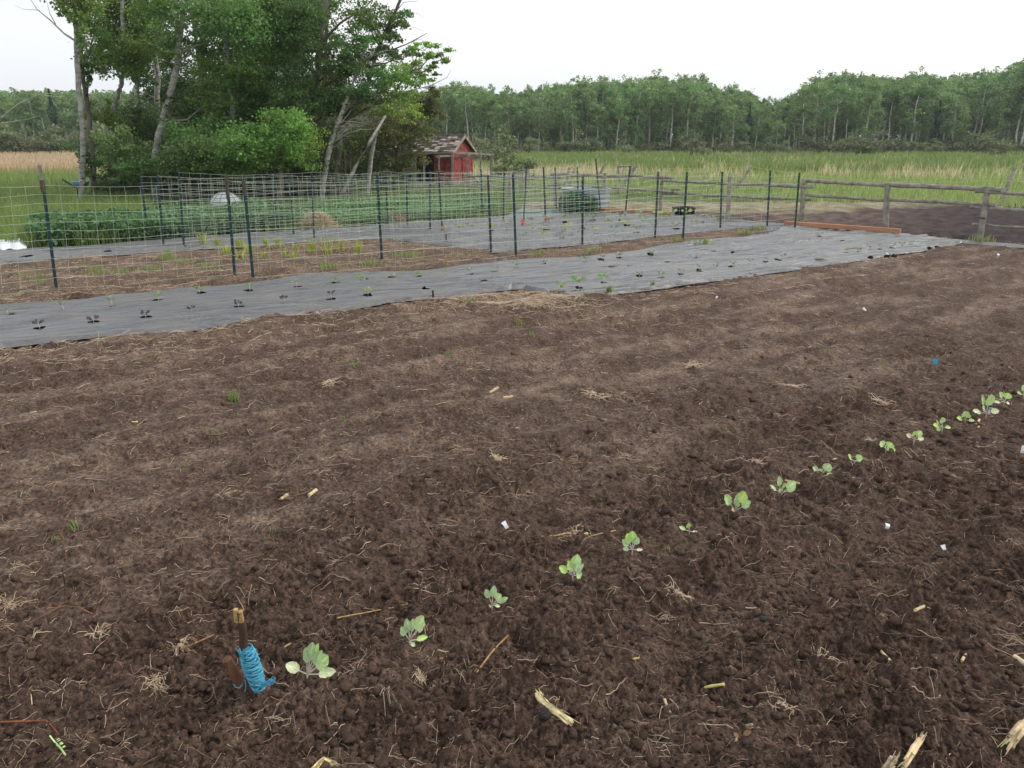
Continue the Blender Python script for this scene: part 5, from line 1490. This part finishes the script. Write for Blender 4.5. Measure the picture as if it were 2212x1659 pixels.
# ------------------------------------------------------------------ the row of cabbage seedlings
def cab_leaf(base, tip, w, tone_, facing, cup=.18, pet=.38):
    """petiole and a ruffled spoon shaped blade"""
    b, t = Vector(base), Vector(tip); d = t - b; L_ = d.length
    s_ = d.cross(facing)
    if s_.length < 1e-6: s_ = Vector((1, 0, 0))
    s_.normalize(); nrm = s_.cross(d).normalized()
    if nrm.dot(facing) < 0: nrm = -nrm
    nu_, nv_ = 12, 9; vv_, ff_, cc_ = [], [], []
    ph = random.uniform(0, 6)
    for i in range(nu_ + 1):
        t_ = i / nu_; tt = pet + (1 - pet) * t_
        prof_ = max(0.06, math.sin(math.pi * min(1, t_ ** .85 * .96 + .03)) ** .62) if 0 < i < nu_ else .10
        c_ = b + d * tt + nrm * (-math.sin(tt * math.pi) * L_ * .07)
        for j in range(nv_):
            q = -1 + 2 * j / (nv_ - 1)
            ruf = (abs(q) ** 3) * w * .055 * math.sin(t_ * 17 + ph + q * 2)
            wid = prof_ * w / 2 * (1 + (.05 * math.sin(t_ * 26 + ph) if abs(q) > .95 else 0))
            vv_.append(c_ + s_ * q * wid + nrm * (q * q * w * cup * prof_ + ruf + .02 * w * math.cos(q * 9 + t_ * 9)))
            vein = 1.0 + (.35 if abs(q) < .08 else 0) + .10 * math.cos(abs(q) * 10 - t_ * 22)
            cc_.append(tuple(c * vein for c in tone_))
    for i in range(nu_):
        for j in range(nv_ - 1): ff_.append((i * nv_ + j, i * nv_ + j + 1, (i + 1) * nv_ + j + 1, (i + 1) * nv_ + j))
    return vv_, ff_, cc_
TONES = {'b': (1.0, 1.12, 1.08), 'g': (1.05, 1.25, 0.66), 'y': (1.5, 1.35, 1.45), 'k': (1.5, 1.05, 1.3), 'm': (1.10, 1.22, .95)}
CAB = [
 ('largest pale cabbage seedling beside the blue twine stake, with two flat white leaves', (664, 1463), [(621, 1437, 22, 'y'), (721, 1452, 22, 'y'), (660, 1405, 10, 'b'), (675, 1394, 18, 'b'), (686, 1396, 10, 'g'), (694, 1410, 12, 'b'), (706, 1421, 28, 'm')]),
 ('cabbage seedling with one broad leaf raised right, next after the twine stake plant', (885, 1390), [(868, 1357, 14, 'b'), (879, 1341, 12, 'b'), (892, 1341, 9, 'b'), (913, 1336, 21, 'm'), (921, 1377, 10, 'g'), (895, 1396, 7, 'b')]),
 ('compact upright cabbage seedling standing third along the row', (1063, 1313), [(1050, 1276, 11, 'b'), (1067, 1269, 11, 'b'), (1081, 1286, 16, 'm'), (1095, 1293, 9, 'b'), (1058, 1318, 7, 'b'), (1079, 1310, 6, 'y')]),
 ('bushy cabbage seedling with many overlapping leaves, fourth along the row', (1237, 1249), [(1210, 1226, 13, 'g'), (1228, 1214, 11, 'g'), (1247, 1202, 17, 'm'), (1248, 1221, 20, 'b'), (1259, 1221, 9, 'b'), (1256, 1242, 18, 'm'), (1232, 1228, 8, 'y')]),
 ('bright green cabbage seedling with a curled limp leaf at its foot, fifth along the row', (1366, 1193), [(1346, 1168, 12, 'b'), (1355, 1156, 15, 'g'), (1366, 1151, 15, 'g'), (1377, 1163, 12, 'b'), (1346, 1203, 9, 'b'), (1387, 1188, 6, 'y')]),
 ('tiny thin cabbage seedling with two small leaves, sixth along the row', (1489, 1154), [(1487, 1132, 9, 'g'), (1468, 1148, 8, 'b'), (1505, 1149, 4, 'y')]),
 ('tall open cabbage seedling with long stalked round leaves, seventh along the row', (1589, 1109), [(1567, 1073, 15, 'm'), (1591, 1072, 10, 'b'), (1608, 1066, 18, 'g'), (1619, 1085, 13, 'b'), (1594, 1085, 9, 'm'), (1580, 1113, 9, 'k')]),
 ('sprawling cabbage seedling with a yellow outer leaf, eighth along the row', (1688, 1072), [(1683, 1032, 10, 'b'), (1665, 1050, 7, 'y'), (1695, 1045, 7, 'g'), (1716, 1043, 14, 'm'), (1717, 1054, 9, 'b'), (1685, 1057, 8, 'm')]),
 ('cabbage seedling beside the whitish stone, ninth along the row', (1774, 1032), [(1757, 1010, 9, 'b'), (1792, 1005, 15, 'b'), (1802, 1031, 12, 'm'), (1771, 1014, 9, 'g')]),
 ('thin cabbage seedling with a drooping low leaf, tenth along the row', (1845, 1004), [(1833, 984, 8, 'g'), (1860, 986, 11, 'g'), (1857, 1013, 9, 'm')]),
 ('dense rounded cabbage seedling, eleventh along the row', (1913, 977), [(1902, 956, 13, 'm'), (1915, 959, 12, 'b'), (1926, 959, 13, 'g'), (1934, 974, 11, 'g'), (1920, 971, 13, 'g')]),
 ('cabbage seedling with one pinkish dead leaf, twelfth along the row', (1974, 956), [(1959, 939, 8, 'k'), (1975, 934, 10, 'g'), (1989, 933, 10, 'm'), (1994, 948, 9, 'y')]),
 ('light green cabbage seedling with low side leaves, thirteenth along the row', (2035, 930), [(2035, 904, 10, 'm'), (2017, 919, 10, 'g'), (2024, 929, 10, 'g'), (2052, 924, 7, 'g'), (2023, 909, 4, 'g')]),
 ('cabbage seedling just left of the pair of corn stalk pieces, fourteenth along the row', (2084, 915), [(2068, 904, 10, 'g'), (2083, 891, 13, 'm'), (2091, 895, 10, 'g'), (2101, 922, 7, 'y')]),
 ('cabbage seedling with white spread leaves and a printed tag around its stem', (2130, 900), [(2122, 857, 8, 'm'), (2141, 856, 16, 'm'), (2103, 889, 10, 'y'), (2156, 888, 11, 'y'), (2123, 880, 8, 'y')]),
 ('small two-leaved cabbage seedling beyond the tagged one', (2168, 875), [(2160, 849, 9, 'm'), (2179, 852, 11, 'g'), (2148, 869, 6, 'y'), (2180, 873, 6, 'y')]),
 ('cabbage seedling cut off by the right edge of the picture', (2211, 860), [(2210, 834, 8, 'm'), (2198, 849, 7, 'm'), (2222, 845, 10, 'm')]),
]
for lab, (bu, bv), leaves in CAB:
    b = G(bu, bv); b.z = soil_z(b.x, b.y) + .010
    # the plant stands on the soil surface: follow the line of sight to that height
    b = G(bu, bv, b.z)
    k = (Vector((0, 0, CAMH)) - b).length / FPX
    o_ = thing('cabbage_seedling', lab, 'seedling', b, 'cabbage seedlings along the row')
    crown_ = b + Vector((0, 0, 7 * k))
    st = MB(); st.tube([b - Vector((0, 0, .02)), b + Vector((0, 0, 3 * k)), crown_], [.0032, .0028, .002], 7)
    build('stem', st, m_petiole, o_, smooth_=True)
    for (tu, tv, w_, tn) in leaves:
        tu = bu + (tu - bu) * 1.08; tv = bv + (tv - bv) * 1.10
        if tn == 'y' and w_ > 15: w_ = 17
        up_ = (bv - tv); lying = up_ < 16
        yy = b.y + (random.uniform(-.03, .02) if not lying else random.uniform(-.015, .015))
        tip = P(tu, tv, yy)
        if lying: tip.z = max(soil_z(tip.x, tip.y) + .012, tip.z)
        facing = Vector((random.uniform(-.35, .35), -1, 1.15)) if not lying else Vector((0, -.5, 1))
        vv_, ff_, cc_ = cab_leaf(crown_, tip, w_ * k * 1.28, TONES[tn], facing)
        lm = MB(); lm.v = [tuple(p) for p in vv_]; lm.f = ff_; lm.c = cc_
        lf = build('leaf', lm, m_cab, o_, smooth_=True)
        pm = MB(); d = tip - crown_; pp_ = crown_ + d * .40
        s_ = d.cross(facing).normalized(); nrm = s_.cross(d).normalized()
        if nrm.dot(facing) < 0: nrm = -nrm
        pm.tube([crown_, crown_ + d * .2 - nrm * math.sin(.2 * math.pi) * d.length * .07, pp_ - nrm * math.sin(.4 * math.pi) * d.length * .07, crown_ + d * .7 - nrm * (math.sin(.7 * math.pi) * d.length * .07 + .0008)], [.0024, .002, .0016, .0007], 6)
        build('leaf_stalk', pm, m_petiole, lf, smooth_=True)
# printed tag on the fifteenth plant
tg = G(2131, 900); tg.z = soil_z(tg.x, tg.y); k = tg.y / FPX
tago = thing('plant_tag', 'white tag with red and blue print wrapped round a cabbage stem', 'tag', tg + Vector((0, -.02, 0)))
m_ = MB(); m_.beam(tg + Vector((0, -.022, 0)), tg + Vector((.004, -.022, 16 * k)), 8 * k, .0012, up=(0, 1, 0)); build('tag_body', m_, m_white, tago)
m_ = MB(); m_.beam(tg + Vector((.006, -.0235, .004)), tg + Vector((.007, -.0235, 9 * k)), 3.4 * k, .0014, up=(0, 1, 0)); build('red_print', m_, m_redtag, tago)
m_ = MB(); m_.beam(tg + Vector((-.002, -.0235, 11 * k)), tg + Vector((.004, -.0235, 15 * k)), 5 * k, .0014, up=(0, 1, 0)); build('blue_print', m_, m_bluetag, tago)
lm = MB(); g_ = G(2165, 1258); g_.z = soil_z(g_.x, g_.y) + .01
for dx_, dy_ in ((.02, .01), (-.025, .012), (.0, -.02), (.03, -.005)):
    mini_leaf(lm, g_, g_ + Vector((dx_, dy_, .008)), .02, (1.3, 1.4, .9), Vector((0, 0, 1)))
solo('torn_leaf', lm, m_cab, 'torn pale green cabbage leaf lying on the soil near the right edge', 'leaf')

# ------------------------------------------------------------------ stake wound with blue twine
sk = G(541, 1483); sk.z = soil_z(sk.x, sk.y)
sk = G(541, 1483, sk.z)
stake = thing('wooden_stake', 'split brown stick planted upright, wound with twine, at lower left', 'stake', sk)
top = P(516, 1318, sk.y - .02); axis = (top - sk)
m_ = MB(); seg = 10
m_.tube([sk - axis.normalized() * .05] + [sk + axis * (i / seg) + Vector((random.gauss(0, .0012), 0, 0)) for i in range(seg)] + [sk + axis * .985], [.0125] * (seg + 2), 9, (1, 1, 1), rough=.08)
build('stick', m_, m_stick, stake)
for dx_, hh, ww in ((-.0075, 1.02, .010), (.0065, 1.0, .010)):
    m_ = MB(); p = sk + axis * .87 + Vector((dx_, -.006, 0)); m_.beam(p, sk + axis * hh + Vector((dx_, -.004, 0)), ww, .014, up=(0, 1, 0), jit=.12); build('split_end', m_, m_cutwood, stake)
tw = thing('blue_twine', 'thick hank of bright blue twine wound around the upright stick', 'twine', sk)
m_ = MB()
t0, t1_ = P(560, 1487, sk.y - .005), P(531, 1400, sk.y - .02)
ax2 = (t1_ - t0); L2 = ax2.length; an = ax2.normalized()
sx = an.cross(Vector((0, 1, 0))).normalized(); sy = an.cross(sx).normalized()
N = 2600; turns = 62; pts_all = []
for i in range(N):
    t = i / N
    f = t * 7.0; pos = abs((f % 2) - 1)            # back and forth along the hank
    r = .012 + .015 * math.sin(math.pi * min(1, max(0, .12 + .8 * (1 - pos)))) ** .8 * (0.75 + .25 * t) + random.gauss(0, .0008)
    a = 2 * math.pi * turns * t
    pos2 = pos + .05 * math.sin(a + t * 40)
    pts_all.append(t0 + an * (L2 * max(0.0, min(1.0, pos2))) + sx * math.cos(a) * r + sy * math.sin(a) * r)
tn_ = lambda: tuple([random.uniform(.75, 1.35)] * 3)
for s_ in range(0, N - 60, 60):
    m_.tube(pts_all[s_:s_ + 62], .0016, 5, tn_(), cap=False)
build('wound_cord', m_, m_rope, tw, smooth_=True)
m_ = MB(); m_.tube([t0.lerp(t1_, i / 8) for i in range(9)], [.010, .020, .023, .023, .021, .019, .017, .015, .010], 14, (.55, .55, .55)); build('cord_core', m_, m_rope, tw, smooth_=True)
for k in range(11):
    m_ = MB(); a = random.uniform(-.3, .3)
    e = P(592 + random.uniform(-6, 4), 1462 + random.uniform(-4, 16), sk.y - random.uniform(.01, .05)); s_ = t0 + Vector((.012, -.015, .012 + .002 * k))
    m_.tube([s_, s_.lerp(e, .5) + Vector((0, 0, random.uniform(-.006, .006))), e], .0015, 5, tn_()); build('loose_end', m_, m_rope, tw)
for k in range(5):
    m_ = MB(); s_ = t0.lerp(t1_, .85) + Vector((-.015, -.01, 0)); e = P(508 + 6 * k, 1400 + 5 * k, sk.y - .02 - .01 * k); q_ = P(515 + 3 * k, 1408 + 7 * k, sk.y - .03)
    m_.tube([s_, q_, e], .0013, 5, tn_()); build('loose_end', m_, m_rope, tw)
m_ = MB(); m_.tube([P(a, b, sk.y - .03) for a, b in ((528, 1468), (523, 1480), (517, 1486), (508, 1484), (505, 1478))] , .0016, 5, tn_()); build('loose_end', m_, m_rope, tw)
m_ = MB(); m_.tube([P(a, b, sk.y - .03) for a, b in ((530, 1470), (531, 1482), (529, 1494))] , .0016, 5, tn_()); build('loose_end', m_, m_rope, tw)
st2 = G(522, 1480, sk.z); m_ = MB(); tp2 = P(490, 1424, st2.y - .01)
m_.tube([st2 - (tp2 - st2) * .2, st2, st2.lerp(tp2, .5), tp2], [.0165, .017, .0165, .0165], 8, (1.9, 1.6, 1.4), rough=.10)
solo('stick_stub', m_, m_stick, 'short brown stub of wood leaning left against the twine stake', 'stick')

# ------------------------------------------------------------------ corn stalk pieces, scraps, twigs
def stalk(pts, r, label, col=(1, 1, 1), frayed=0, name='corn_stalk_piece'):
    q = []
    for a, b in pts:
        p = G(a, b); z_ = soil_z(p.x, p.y) + r * .75; q.append(G(a, b, z_))
    p0, p1 = q[0], q[-1]; seg = 7; m_ = MB()
    path = []
    for i in range(len(q) - 1):
        for k in range(3): path.append(q[i].lerp(q[i + 1], k / 3))
    path.append(q[-1])
    if frayed >= 5:
        for k in range(9):
            a_ = 2 * math.pi * k / 9; o1 = Vector((math.cos(a_), math.sin(a_) * .8, math.sin(a_) * .9)) * r * .62
            tn_ = random.choice((1.1, 1.0, .85, .45, 1.15, .6))
            e0 = random.randint(0, 1); e1 = len(path) - random.randint(0, 2)
            m_.tube([q_ + o1 * random.uniform(.85, 1.2) for q_ in path[e0:e1]], [r * random.uniform(.3, .5) for _ in path[e0:e1]], 5, tuple(c * tn_ for c in col), rough=.2)
        m_.tube(path, [r * .55 for _ in path], 6, tuple(c * .5 for c in col))
    else:
        m_.tube(path, [r * random.uniform(.85, 1.1) for _ in path], 8, col, rough=.14)
    for e, d in ((p0, (p0 - q[1]).normalized()), (p1, (p1 - q[-2]).normalized())):
        for k in range(frayed):
            o1 = Vector((random.gauss(0, r * .5), random.gauss(0, r * .5), random.gauss(0, r * .3)))
            m_.tube([e + o1 - d * r, e + o1 * 1.5 + d * random.uniform(.5, 2.2) * r], [r * .16, r * .05], 4, tuple(c * random.uniform(.7, 1.2) for c in col))
    return solo(name, m_, m_stalk, label, 'stalk')
stalk([(1162, 1500), (1180, 1524), (1212, 1545), (1232, 1562)], .0115, 'thick split yellow corn stalk lying at the bottom centre', (1.15, 1.15, 1.05), 7)
stalk([(1232, 1562), (1240, 1570), (1247, 1590)], .006, 'thin bent end piece below the thick split corn stalk', (.9, .85, .8), 3)
stalk([(1992, 1592), (1975, 1618), (1950, 1655)], .009, 'pale corn stalk piece at the bottom right', (1.1, 1.0, .95), 5)
stalk([(1930, 1640), (1915, 1665)], .013, 'frayed white wood chunk on the bottom edge at right', (1.1, 1.05, 1.15), 6)
stalk([(2222, 1560), (2200, 1580), (2182, 1606)], .016, 'splintered broken stalk at the right edge near the bottom', (1.05, .95, .9), 8)
stalk([(1896, 1398), (1929, 1434)], .0042, 'thin straight pale stalk at lower right', (1.0, 1.1, 1.0), 0)
stalk([(2190, 1418), (2225, 1440)], .008, 'pale stalk cut by the right edge', (1.1, 1.1, 1.2), 2)
stalk([(1522, 1485), (1564, 1478)], .0045, 'short bright yellow stalk among roots at lower right', (1.2, 1.25, .7), 3)
stalk([(1232, 1163), (1270, 1153)], .0075, 'yellow stalk lying on top of a straw bundle in the middle', (1.1, 1.0, .8), 2)
stalk([(1160, 1160), (1200, 1157), (1232, 1150)], .0035, 'long thin twig left of the yellow stalk in the middle', (.8, .65, .5), 0)
stalk([(1276, 1158), (1310, 1150), (1330, 1146)], .003, 'long thin twig right of the yellow stalk in the middle', (.8, .65, .5), 0)
stalk([(668, 1070), (683, 1058)], .009, 'short pale yellow stalk standing out on the left soil', (1.15, 1.1, 1.0), 1)
stalk([(608, 1077), (622, 1068)], .008, 'crumpled pale husk left of the short yellow stalk', (1.2, 1.15, 1.1), 4)
stalk([(1058, 848), (1075, 838)], .010, 'yellowish stalk piece in the upper middle of the soil', (.9, .8, .7), 2)
stalk([(1087, 859), (1108, 856)], .008, 'paler stalk piece right of the upper middle one', (1.1, 1.0, .85), 1)
stalk([(283, 912), (297, 911)], .006, 'small bright cream stalk bit on the left soil', (1.3, 1.25, 1.0), 0)
stalk([(2108, 922), (2116, 906)], .007, 'left of the two short corn stalk pieces before the tagged seedling', (1.15, 1.0, .8), 0)
stalk([(2113, 923), (2123, 913)], .006, 'right of the two short corn stalk pieces before the tagged seedling', (1.0, .85, .7), 0)
stalk([(1697, 1038), (1727, 1044)], .006, 'tan stalk piece behind the eighth cabbage seedling', (.95, .85, .7), 1)
stalk([(1800, 992), (1822, 988)], .005, 'short tan stalk left of the tenth cabbage seedling', (1.0, .85, .6), 0)
stalk([(1368, 1423), (1385, 1421), (1459, 1427)], .0038, 'long thin light brown twig lying flat at lower right of centre', (.85, .65, .45), 0)
stalk([(1977, 1318), (1996, 1309)], .006, 'stubby pale stalk on the right soil', (1.0, .9, .8), 1)
stalk([(2078, 1428), (2089, 1408)], .0055, 'upright frayed pale stalk on the right soil', (1.0, .9, .8), 3)
stalk([(1590, 1600), (1602, 1570), (1625, 1565)], .004, 'pale root bundle at lower right of centre', (.8, .7, .6), 3)
stalk([(680, 1659), (700, 1640), (725, 1652)], .007, 'bunch of pale straw on the bottom edge below the stake', (1.2, 1.15, .95), 9)
stalk([(1435, 1510), (1448, 1540)], .004, 'curved ribbed straw strand at lower centre right', (.9, .85, .75), 3)
stalk([(728, 1335), (860, 1310), (880, 1305)], .0028, 'long thin curved root above the second seedling', (.75, .6, .45), 0)
stalk([(1030, 1452), (1065, 1405), (1100, 1370)], .0032, 'long curved brown root between the second and third seedlings', (.65, .42, .3), 0)
stalk([(607, 1402), (628, 1390)], .003, 'thin straw beside the twine stake', (.85, .65, .5), 0)
# dark thin branches lying at the left
def twig(pts, r, label, col=(1.6, 1.5, 1.5), name='twig'):
    m_ = MB()
    for seq in pts:
        q = []
        for a, b, z_ in seq:
            p = G(a, b); q.append(G(a, b, soil_z(p.x, p.y) + z_))
        m_.tube(q, [r * (1 - .6 * i / (len(q) - 1)) for i in range(len(q))], 6, col, rough=.08)
    return solo(name, m_, m_stick, label, 'twig')
twig([[(205, 1345, .0), (203, 1328, .02), (170, 1312, .03), (130, 1308, .02), (55, 1292, .01)], [(203, 1328, .02), (218, 1280, .08), (222, 1245, .13)], [(130, 1310, .02), (85, 1335, .01), (35, 1362, .005)]], .0035, 'forked thin grey branch standing out of the soil at lower left', (2.6, 2.3, 2.2))
twig([[(147, 1292, 0), (140, 1262, .05), (134, 1225, .11)]], .003, 'thin dark upright twig at the left', (.7, .7, .7))
twig([[(145, 1215, 0), (133, 1150, .04), (150, 1100, .08)]], .0025, 'slender bent twig at the left, above the dark upright one', (1.8, 1.5, 1.4))
twig([[(-20, 1560, .01), (60, 1558, .012), (100, 1556, .008), (125, 1583, .004)]], .0032, 'long reddish root lying at the bottom left edge', (3.4, 2.2, 1.6))
twig([[(390, 1402, .02), (420, 1390, .02), (462, 1371, .01)]], .0038, 'straight pale twig sticking out of a straw knot, left of the twine stake', (4.5, 4.2, 3.6))
# green sprig
m_ = MB(); q0, q1 = G(155, 1652, .02), G(112, 1595, .03); m_.tube([q0, q0.lerp(q1, .5) + Vector((0, 0, .01)), q1], [.003, .0025, .0015], 6, (1.0, 1.2, .8))
for k in range(16):
    p = q0.lerp(q1, .55 + .45 * k / 16); mini_leaf(m_, p, p + Vector((random.choice((-1, 1)) * .012, .008, .006)), .004, (1.3, 1.5, 1.1), Vector((0, 0, 1)))
solo('grass_sprig', m_, m_cab, 'pale green grass sprig lying in the bottom left corner', 'sprig')
# knots of straw
for (a, b, s_, lab) in ((390, 1410, .03, 'pale curly straw knot left of the twine stake'), (215, 1372, .035, 'tangle of thin tan roots at lower left'), (340, 1487, .035, 'flattened strand of pale straw below the straw knot'), (15, 1290, .05, 'dry grass tussock at the left edge'),
                        (905, 1452, .02, 'small yellowish straw knot below the second seedling'), (1245, 1150, .05, 'loose straw bundle around the yellow stalk in the middle'), (1465, 1290, .04, 'orange tinted root tangle right of the fourth seedling'),
                        (715, 840, .05, 'pale dry grass tuft left of the upper centre'), (1285, 860, .07, 'thin dry grass bundle right of the upper centre'), (1495, 790, .06, 'pale straw bundle in the upper right of centre'), (1075, 990, .035, 'golden straw bundle in the middle of the soil'),
                        (1630, 1012, .03, 'upright yellow stubble left of the eighth seedling'), (1780, 1425, .04, 'brown root tuft at lower right'), (1690, 1590 - 60, .03, 'feathery root tuft at the lower right of centre'), (1715, 835, .06, 'pale bent stubble on the right soil'), (1905, 865, .06, 'straw tuft above the right end of the seedling row')):
    c_ = G(a, b); n = 38; x = c_.x + rng.normal(0, s_ * .45, n); y = c_.y + rng.normal(0, s_ * .35, n)
    o_ = litter('straw_knot', x, y, soil_z_np(x, y) + rng.uniform(0, .012, n), rng.uniform(.4, 1.3, n) * s_ * 1.3, np.full(n, .0011) + .0002 * c_.y, pal(n, (2, 1, 4, 0, 4, 0)) * 1.15, 1.1, 5, .9)
    del o_['kind']; tag(o_, lab, 'straw tuft')
# dead leaf
lm = MB(); g_ = G(1490 + 110, 1590); g_ = G(1915 - 310, 1588)
for (a, b, da, db, w_) in ((1597, 1592, 1622, 1580, .016), (1600, 1596, 1584, 1584, .012)):
    p = G(a, b); z_ = soil_z(p.x, p.y) + .015; mini_leaf(lm, G(a, b, z_), G(da, db, z_ + .02), w_, (.42, .19, .15), Vector((0, -.5, 1)))
solo('dead_leaf', lm, m_cab, 'curled reddish brown dead leaf at the bottom right of centre', 'leaf')
# white scraps and tags
def scrap(u_, v_, du, dv, w, label, mat, lift=.012, curve=.3, cat='scrap', name='paper_scrap'):
    a, b = G(u_, v_, soil_z(*G(u_, v_).xy) + .004), None
    k = (Vector((0, 0, CAMH)) - a).length / FPX
    b = P(u_ + du, v_ + dv, a.y + lift); d = b - a
    s_ = Vector((0, 0, 1)).cross(d); s_ = d.cross(Vector((0, -1, .6))).normalized(); nrm = s_.cross(d).normalized()
    m_ = MB(); vv_, ff_ = [], []
    for i in range(7):
        t = i / 6; c_ = a + d * t + nrm * math.sin(t * math.pi) * d.length * curve
        for q in (-1, 1): vv_.append(c_ + s_ * q * w * k / 2 * (1 - .1 * math.sin(t * 5)))
    n0 = len(vv_); vv_ += [Vector(p) + nrm * .0008 for p in vv_]
    for i in range(6):
        ff_.append((2 * i, 2 * i + 1, 2 * i + 3, 2 * i + 2)); ff_.append((n0 + 2 * i + 2, n0 + 2 * i + 3, n0 + 2 * i + 1, n0 + 2 * i))
        ff_.append((2 * i, 2 * i + 2, n0 + 2 * i + 2, n0 + 2 * i)); ff_.append((2 * i + 3, 2 * i + 1, n0 + 2 * i + 1, n0 + 2 * i + 3))
    m_.add(vv_, ff_); return solo(name, m_, mat, label, cat)
scrap(1096, 1141, -9, -14, 9, 'curved white paper scrap in the middle of the soil', m_white, .03, .25)
scrap(1915, 1142, 2, -11, 8, 'small white paper bit on the right soil', m_white)
scrap(2040, 1188, -4, -11, 8, 'small square white plant tag standing on the right soil', m_white, cat='tag', name='plant_tag', curve=.02)
scrap(2206, 985, 8, -22, 9, 'white plant tag at the right edge', m_white, cat='tag', name='plant_tag', curve=.02)
scrap(2020, 787, 1, -12, 9, 'small bright blue plastic tag standing in the soil at upper right', m_bluetag, cat='tag', name='plant_tag', curve=.02)
scrap(2155, 555, 1, -7, 4, 'white bit on the soil below the leaning rail post', m_white)
scrap(1865, 670, 4, -3, 8, 'white flake below the right part of the long sheet', m_white)
scrap(1158, 574 + 2, 16, -4, 4, 'thin white marker on the long sheet', m_white)
scrap(1550, 640, -6, 6, 4, 'tiny white chip on the soil below the long sheet', m_white)
for (a, b, r_, lab, tn) in ((1745, 1029, .011, 'whitish rounded stone left of the ninth cabbage seedling', (.55, .5, .46)), (1552, 638 + 535, .006, 'tiny white pebble', None),
                            (490, 868, .022, 'brown elongated clod lying beside the bushy weed', (.17, .115, .07)), (685, 678, .03, 'pale root ball at the lower edge of the long sheet', (.42, .35, .27)),
                            (1648, 1335, .014, 'dark grey earth clod at right of centre', (.06, .05, .045)), (1355, 1352, .013, 'grey earth clod below the sixth seedling', (.07, .055, .05)), (1175, 1550 + 10, .02, 'round dark clod beside the thick corn stalk', (.05, .04, .035))):
    if tn is None: continue
    g_ = G(a, b); z_ = soil_z(g_.x, g_.y)
    sc_ = np.array([1.5, .8, .7]) if 'elongated' in lab else np.array([1, 1, .8])
    V = IV * r_ * (1 + .13 * rng.normal(size=(len(IV), 1))) * sc_ + np.array([g_.x, g_.y, z_ + r_ * .4])
    o_ = link('stone' if 'stone' in lab else 'earth_clod', mesh_np('clod', V, IF, np.tile(tn, (len(IV), 1)), True), m_clod); tag(o_, lab, 'stone' if 'stone' in lab else 'clod')

# ------------------------------------------------------------------ thin haze over the marsh
hz = MB(); hx, hy0, hy1, hz0, hz1 = 1600, -400, 2300, -1.2, 24.0
hz.add([(-hx, hy0, hz0), (hx, hy0, hz0), (hx, hy1, hz0), (-hx, hy1, hz0), (-hx, hy0, hz1), (hx, hy0, hz1), (hx, hy1, hz1), (-hx, hy1, hz1)],
       [(3, 2, 1, 0), (4, 5, 6, 7), (0, 1, 5, 4), (1, 2, 6, 5), (2, 3, 7, 6), (3, 0, 4, 7)])
m_haze = bpy.data.materials.new('haze_air'); m_haze.use_nodes = True
hn = m_haze.node_tree; hn.nodes.clear()
ho = hn.nodes.new('ShaderNodeOutputMaterial'); hv = hn.nodes.new('ShaderNodeVolumePrincipled')
hv.inputs['Color'].default_value = (0.92, 0.95, 1.0, 1); hv.inputs['Density'].default_value = 0.00055; hv.inputs['Anisotropy'].default_value = 0.2
hn.links.new(hv.outputs[0], ho.inputs['Volume'])
hzo = build('haze', hz, m_haze, kind='stuff'); hzo['label'] = 'thin pale haze in the air'
